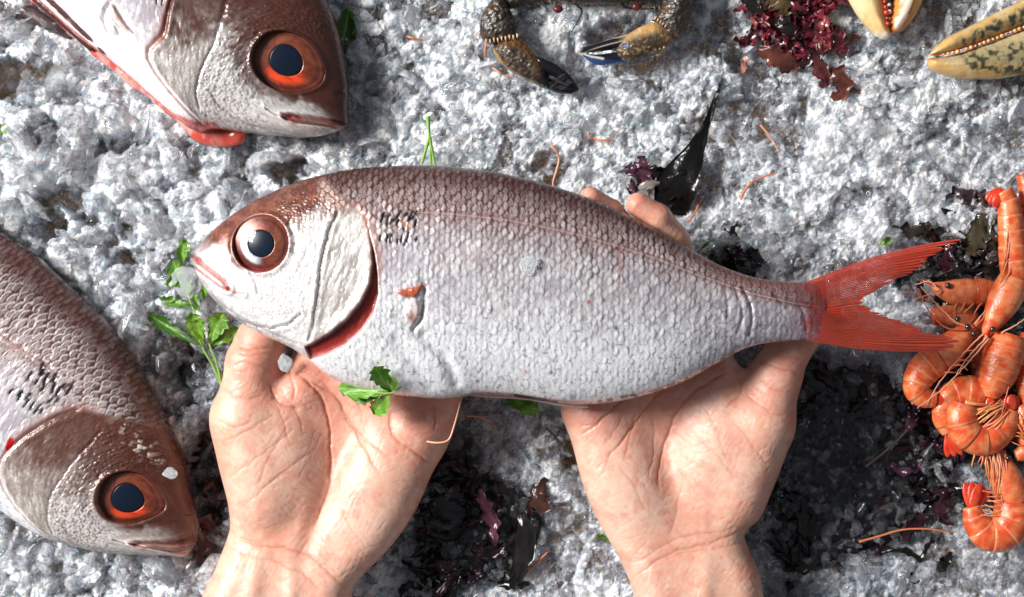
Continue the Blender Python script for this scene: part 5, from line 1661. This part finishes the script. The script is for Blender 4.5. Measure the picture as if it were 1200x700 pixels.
# the long pointed blade with a purple tuft at its foot
weed('single black pointed kelp blade with a purple tuft at its foot', (795, 195, 2),
     [([(786, 252, 12), (790, 222, 20), (812, 180, 22), (829, 140, 20), (838, 114, 17), (846, 93, 14)], [20, 25, 19, 10, 4.5, 2.6, 1.4], 18, [.005, .0045, .004], 6, .05),
      ([(800, 224, 18), (778, 212, 20), (756, 202, 18)], [15, 18, 13, 7], 18, [.006, .0045, .005], 6, .2),
      ([(758, 214, 18), (752, 200, 20), (750, 184, 16)], [5, 10, 9, 4], 18, [.085, .030, .045], 4, .3), ([(756, 214, 16), (744, 206, 18), (735, 194, 14)], [4, 8, 8, 4], 16, [.06, .022, .04], 5, .4),
      ([(752, 216, 16), (742, 222, 16), (737, 228, 10)], [4, 8, 8, 3], 14, [.07, .028, .04], 5, .4), ([(746, 222, 26), (758, 218, 28), (771, 216, 26)], [2, 5, 5, 1.5], 26, [.20, .17, .15], 1, .1)], WEED_MAT)
# red seaweed at the top
RD = [[.17, .014, .028], [.10, .010, .020], [.24, .03, .045], [.055, .008, .014], [.13, .02, .03]]
rf = random_fronds(64, (884, -30, 968, 46), (18, 46), (3.5, 8.5), 14, RD, 21, 6, .5)
rf += random_fronds(10, (940, 30, 972, 66), (18, 34), (4, 8), 16, RD, 22, 5, .4)
BR = [.12, .034, .022]
rf += [([(885, 60, 16), (900, 66, 20), (918, 74, 20), (936, 78, 14)], [4, 10, 13, 12, 5], 18, BR, 4, .3), ([(932, 76, 16), (944, 74, 16), (950, 66, 14)], [4, 7, 6, 3], 16, [.03, .012, .012], 3, .2),
       ([(955, 52, 20), (956, 76, 20), (964, 94, 16), (962, 104, 10)], [4, 5, 9, 8, 4], 18, [.10, .022, .022], 4, .3), ([(968, 86, 16), (980, 92, 18), (986, 106, 12), (976, 118, 8)], [6, 11, 12, 9, 5], 16, BR, 4, .4),
       ([(984, 102, 12), (1000, 107, 10), (1016, 110, 6)], [5, 3, 3, 2], 10, [.16, .04, .04], 2, .3), ([(974, 56, 16), (990, 50, 14), (1006, 42, 10)], [6, 4, 4, 3], 14, [.11, .022, .030], 3, .4),
       ([(965, 40, 20), (978, 52, 20), (992, 62, 14)], [6, 12, 11, 5], 18, [.12, .014, .024], 4, .4), ([(966, 24, 24), (958, 44, 24), (966, 62, 20)], [4, 8, 9, 5], 22, [.26, .05, .055], 4, .3),
       ([(886, 40, 12), (882, 26, 12), (884, 10, 12)], [3, 3, 4, 2], 12, [.30, .09, .08], 3, .4), ([(874, 66, 6), (872, 78, 6), (868, 86, 4)], [2, 4, 4, 2], 6, [.42, .17, .15], 2, .4),
       ([(890, 48, 12), (898, 40, 14), (906, 34, 14)], [3, 5, 5, 3], 14, [.22, .03, .04], 3, .3)]
rf += [([(868, -8, 20), (882, 12, 22), (892, 22, 18)], [5, 9, 7, 3], 20, [.012, .010, .008], 3, .1), ([(900, 18, 18), (918, 34, 22), (936, 48, 18)], [5, 9, 10, 5], 20, [.012, .008, .008], 4, .2),
       ([(948, 60, 20), (954, 70, 22), (956, 84, 18)], [3, 5, 5, 3], 20, [.020, .010, .014], 3, .2), ([(896, -6, 24), (912, 8, 26), (918, 22, 22)], [8, 12, 12, 5], 22, [.10, .060, .020], 5, .6)]
weed('bushy dark red seaweed at the top edge, brown blades trailing onto the ice', (930, 20, 2), rf, RED_WEED_MAT)


# ---- parsley
def leaflet(base, tip, w, z, zt, teeth=5, col=(.145, .33, .030), seed=0):
    """one toothed parsley leaflet with a folded midrib"""
    rg = np.random.default_rng(seed)
    b = np.array(base, float); t = np.array(tip, float)
    d = t - b; L = np.linalg.norm(d); d /= L; nn = np.array([-d[1], d[0]])
    n = 34; m = 9
    u = np.linspace(0, 1, n)
    shape = np.interp(u, [0, .10, .35, .55, .72, .86, 1], [.07, .16, .62, .95, .86, .55, .04])
    tooth = 1 - .40 * np.abs(((u * teeth + .15) % 1.0) * 1.0) * sstep(.22, .4, u)
    s = np.linspace(-1, 1, m)
    V = []
    ph = rg.uniform(0, 6)
    for sd in (1, -1):
        ww = w * .5 * shape * tooth
        lead = .10 * L * (np.abs(s[None]) ** 1.4) * sstep(.3, .7, u)[:, None] * (shape * tooth)[:, None]
        X = b[0] + d[0] * (u[:, None] * L + lead) + nn[0] * s[None] * ww[:, None]
        Y = b[1] + d[1] * (u[:, None] * L + lead) + nn[1] * s[None] * ww[:, None]
        Z = z + (zt - z) * u[:, None] + 2.2 * np.abs(s[None]) * sstep(0, .5, u)[:, None] + 1.6 * np.sin(u[:, None] * 9 + ph + s[None] * 2) + sd * .45
        V.append(np.stack([X, Y, Z], -1).reshape(-1, 3))
    V = np.vstack(V); q = gridquads(n, m); k = n * m
    Q = [q[:, ::-1], q + k]
    i = np.arange(n - 1)
    for e in (0, m - 1):
        a = i * m + e; c_ = (i + 1) * m + e
        Q.append(np.stack([a, c_, c_ + k, a + k], 1) if e == 0 else np.stack([c_, a, a + k, c_ + k], 1))
    C = np.ones((len(V), 3)) * np.array(col) * LEAF_TONE * (.75 + .5 * fbm(V[:, 0] / 4, V[:, 1] / 4, 3, seed))[:, None]
    sv = np.tile(np.abs(s), n * 2)
    C = mixc(C, np.array([.30, .50, .12]), sstep(.16, .02, sv) * .6)
    vein = np.abs(((np.repeat(np.tile(u, 2), m) * 7 - sv * 1.2) % 1) - .5)
    C = mixc(C, np.array(col) * .6, sstep(.12, .02, vein) * .5)
    return V, np.vstack(Q), np.clip(C, 0, 1)


def parsley(label, at, leaves, stems, zref=None, cat='parsley', col=(.145, .33, .030), name='parsley'):
    root = empty(name, label, cat, 'bits of green parsley', at=at)
    for k, (b, t, w, z, zt, *cc) in enumerate(leaves):
        V, q, c = leaflet(b, t, w, z, zt, 5, cc[0] if cc else col, 70 + k + int(at[0]))
        part(root, 'leaf', V, q, None, c, LEAF_MAT, zref or at[2] + 5)
    for pts, r in stems:
        V, q, t = tube(spline(pts, 24), np.linspace(r, r * .6, 24), 9)
        part(root, 'stem', V, q, t, np.ones((len(V), 3)) * np.array([.22, .40, .075]), LEAF_MAT, zref or at[2] + 5)
    return root


DG = (.055, .15, .018); LG = (.20, .40, .04)
def lift(dz, leaves, stems):
    return [(l[0], l[1], l[2], l[3] + dz, l[4] + dz, *l[5:]) for l in leaves], [([(p[0], p[1], p[2] + dz) for p in q], r) for q, r in stems]


parsley('sprig of flat parsley on the ice below the mouth of the held fish', (240, 400, 6), *lift(14,
        [((242, 406), (230, 366), 27, 24, 30, LG), ((244, 402), (236, 374), 20, 24, 34, LG), ((250, 402), (268, 366), 30, 24, 34), ((252, 404), (286, 384), 22, 22, 22), ((236, 404), (174, 366), 20, 22, 14, DG), ((232, 360), (190, 350), 15, 16, 14), ((238, 366), (232, 344), 12, 18, 18),
         ((216, 330), (197, 333), 14, 14, 12), ((214, 345), (192, 358), 12, 14, 12), ((214, 312), (222, 281), 20, 14, 20), ((216, 340), (206, 306), 26, 12, 12), ((226, 352), (216, 322), 24, 12, 14), ((242, 352), (246, 330), 12, 16, 18)],
        [([(264, 452, 20), (254, 428, 22), (241, 404, 24), (232, 378, 20)], 1.7), ([(264, 452, 20), (258, 424, 22), (250, 400, 24), (258, 380, 28)], 1.6), ([(262, 446, 16), (272, 420, 18), (276, 398, 20)], 1.4), ([(236, 404, 20), (236, 380, 18), (226, 352, 14), (214, 318, 12), (218, 292, 14)], 1.3)]))
parsley('three lobed parsley leaf resting across the palm and the fish belly', (440, 458, 104),
        [((459, 459), (443, 427), 30, 146, 182, (.15, .36, .030)), ((458, 459), (394, 455), 30, 146, 118, (.16, .38, .032)), ((450, 460), (412, 470), 22, 138, 112, (.14, .34, .028)), ((458, 461), (436, 487), 30, 144, 112, (.17, .39, .035)), ((459, 459), (464, 440), 20, 146, 172, (.13, .31, .026))],
        [([(472, 452, 156), (464, 458, 150), (456, 460, 147), (444, 460, 142), (424, 459, 134)], 1.1)], 130)
parsley('parsley leaf tip peeping out from under the belly of the held fish', (610, 474, 52), [((582, 462), (634, 482), 26, 60, 56), ((588, 464), (622, 470), 22, 62, 60)], [([(560, 458, 56), (585, 464, 60)], 1.3)])
parsley('two pronged green parsley stalk above the back of the held fish', (503, 165, 8), [], [([(502, 138, 26), (503, 152, 26), (504, 164, 26)], 2.6), ([(504, 162, 26), (499, 178, 24), (493, 200, 20)], 2.2), ([(504, 162, 26), (507, 178, 24), (512, 202, 20)], 2.2), ([(505, 164, 25), (505, 180, 24), (506, 200, 20)], 1.5)])
parsley('dark green leaf in the shade behind the head of the top fish', (404, 40, 2), [((398, 78), (410, 8), 26, 8, 14, (.05, .14, .016)), ((400, 60), (418, 34), 16, 8, 12, (.05, .14, .016))], [([(398, 82, 6), (402, 50, 9), (408, 20, 12)], 1.2)])  # shadow of the fish painted in as a darker green
parsley('scrap of parsley at the left edge on the ice', (4, 152, 6), [((-10, 158), (14, 149), 14, 20, 20, LG)], [([(-14, 160, 18), (0, 154, 20)], 1.1)])
parsley('tiny parsley scrap on the ice beside the right hand', (706, 628, 6), [((712, 634), (700, 624), 9, 16, 18)], [([(714, 636, 14), (707, 630, 17)], 1.0)])
parsley('small green shred on the ice above the tail of the held fish', (828, 286, 6), [((836, 280), (820, 292), 5, 18, 18, DG)], [([(838, 279, 16), (826, 288, 18)], 1.2)])
parsley('pale green crumb on the ice left of the dark weed by the tail', (1036, 284, 6), [((1030, 287), (1044, 280), 12, 14, 15, LG)], [([(1028, 288, 12), (1036, 284, 15)], .9)])

# ---- loose orange feelers broken off the prawns
FEEL = [([(646, 170), (655, 184), (652, 200), (648, 214), (650, 222)], 'thin orange feeler on the ice above the back of the held fish'), ([(690, 161), (704, 164), (720, 164)], 'short orange feeler on the ice under the black claw tips'),
        ([(868, 234), (874, 222), (886, 211), (912, 202)], 'bent orange feeler on the ice right of the kelp blade'), ([(892, 146), (902, 158), (914, 178)], 'pale orange feeler on the ice below the red seaweed'),
        ([(1008, 636), (1030, 630), (1058, 622), (1090, 621), (1118, 626)], 'long curved feeler on the dark ice at the lower right'), ([(616, 674), (626, 664), (642, 648)], 'short straight feeler on dark seaweed between the hands'),
        ([(546, 488), (560, 489), (574, 494), (584, 508)], 'curved feeler on grey ice beside the left little finger'), ([(476, 42), (486, 45), (496, 47)], 'small orange feeler on the ice right of the top fish'),
        ([(568, 44), (569, 54), (568, 66)], 'tiny orange feeler beside the wrist of the black tipped claw'), ([(576, 78), (590, 87), (602, 89)], 'small orange feeler under the black tipped claw'),
        ([(822, 232), (816, 246), (806, 262)], 'faint orange feeler on the ice right of the fingertips'), ([(1016, 548), (1050, 520), (1078, 490)], 'dark thin feeler on black weed below the prawns'),
        ([(640, 502), (652, 514), (664, 530)], 'dark twig like feeler beside the right little finger'), ([(700, 268), (706, 290)], None)]
for k, (pts, lb) in enumerate(FEEL):
    if lb is None: continue
    pp = spline(np.column_stack([pts, np.full(len(pts), 24.0)]), 28)
    zf, *_ = ice_fields(pp[:, 0], pp[:, 1])
    pp[:, 2] = np.maximum(np.convolve(np.pad(zf, 4, mode='edge'), np.ones(9) / 9, 'valid') + 7, 8)
    V, q, t = tube(pp, np.linspace(1.5, .8, 28), 7)
    dark = 'dark' in lb.split()[0]
    me = mesh_np('prawn_feeler', lay(V, 14), q, t, WHISKER_MAT, True, np.ones((len(V), 3)) * (np.array([.07, .04, .03]) if dark else np.array([.70, .20, .08]) if k % 3 else np.array([.74, .32, .18])))
    put('prawn_feeler', me, None, lb, 'prawn feeler', 'broken feelers strewn on the ice')
pp = spline([(500, 518, 92), (514, 519, 97), (526, 515, 99), (532, 500, 98), (537, 482, 98), (540, 470, 98)], 30)
V, q, t = tube(pp, np.linspace(1.3, .9, 30), 7)
put('prawn_feeler', mesh_np('prawn_feeler', lay(V, 96), q, t, WHISKER_MAT, True, np.ones((len(V), 3)) * np.array([.74, .34, .20])), None, 'hooked orange feeler stuck to the side of the little finger', 'prawn feeler', 'broken feelers strewn on the ice')


# ---- a few clear pieces of ice that stand out by their place
def ice_piece(label, at, r, seed, flat=.5):
    import bmesh
    rg = np.random.default_rng(seed)
    bm = bmesh.new(); bmesh.ops.create_icosphere(bm, subdivisions=3, radius=1)
    v = np.array([p.co[:] for p in bm.verts]); f = np.array([[w.index for w in fc.verts] for fc in bm.faces]); bm.free()
    for c in range(11):
        nr = rg.normal(size=3); nr /= np.linalg.norm(nr); o = v @ nr - rg.uniform(.5, .85)
        v = v - np.where(o > 0, o, 0)[:, None] * nr
    v = v + .04 * rg.normal(size=v.shape)
    V = v * np.array([r[0], r[1], r[0] * flat]) + np.array(at)
    V[:, 1] = 2 * at[1] - V[:, 1]
    put('ice_piece', mesh_np('ice_piece', lay(V, at[2]), None, f, CLEAR_ICE, False), None, label, 'piece of ice')


def clear_ice():
    m, nt, b = new_mat('clear_ice')
    b.inputs['Base Color'].default_value = (.95, .98, 1, 1)
    b.inputs['Roughness'].default_value = .05
    b.inputs['IOR'].default_value = 1.22
    b.inputs['Transmission Weight'].default_value = .72
    return m


CLEAR_ICE = clear_ice()
ice_piece('clear piece of ice lying over the parsley under the fish mouth', (216, 334, 26), (26, 22), 4, .35)
ice_piece('small clear chip of ice on the head of the left fish', (199, 554, 86), (11, 9), 5, .3)
ice_piece('flat clear flake of ice on the flank of the held fish', (620, 311, 181), (12, 13), 6, .16)
ice_piece('wedge of ice between the thumb and the fish chin', (334, 424, 84), (9, 13), 8, .5)
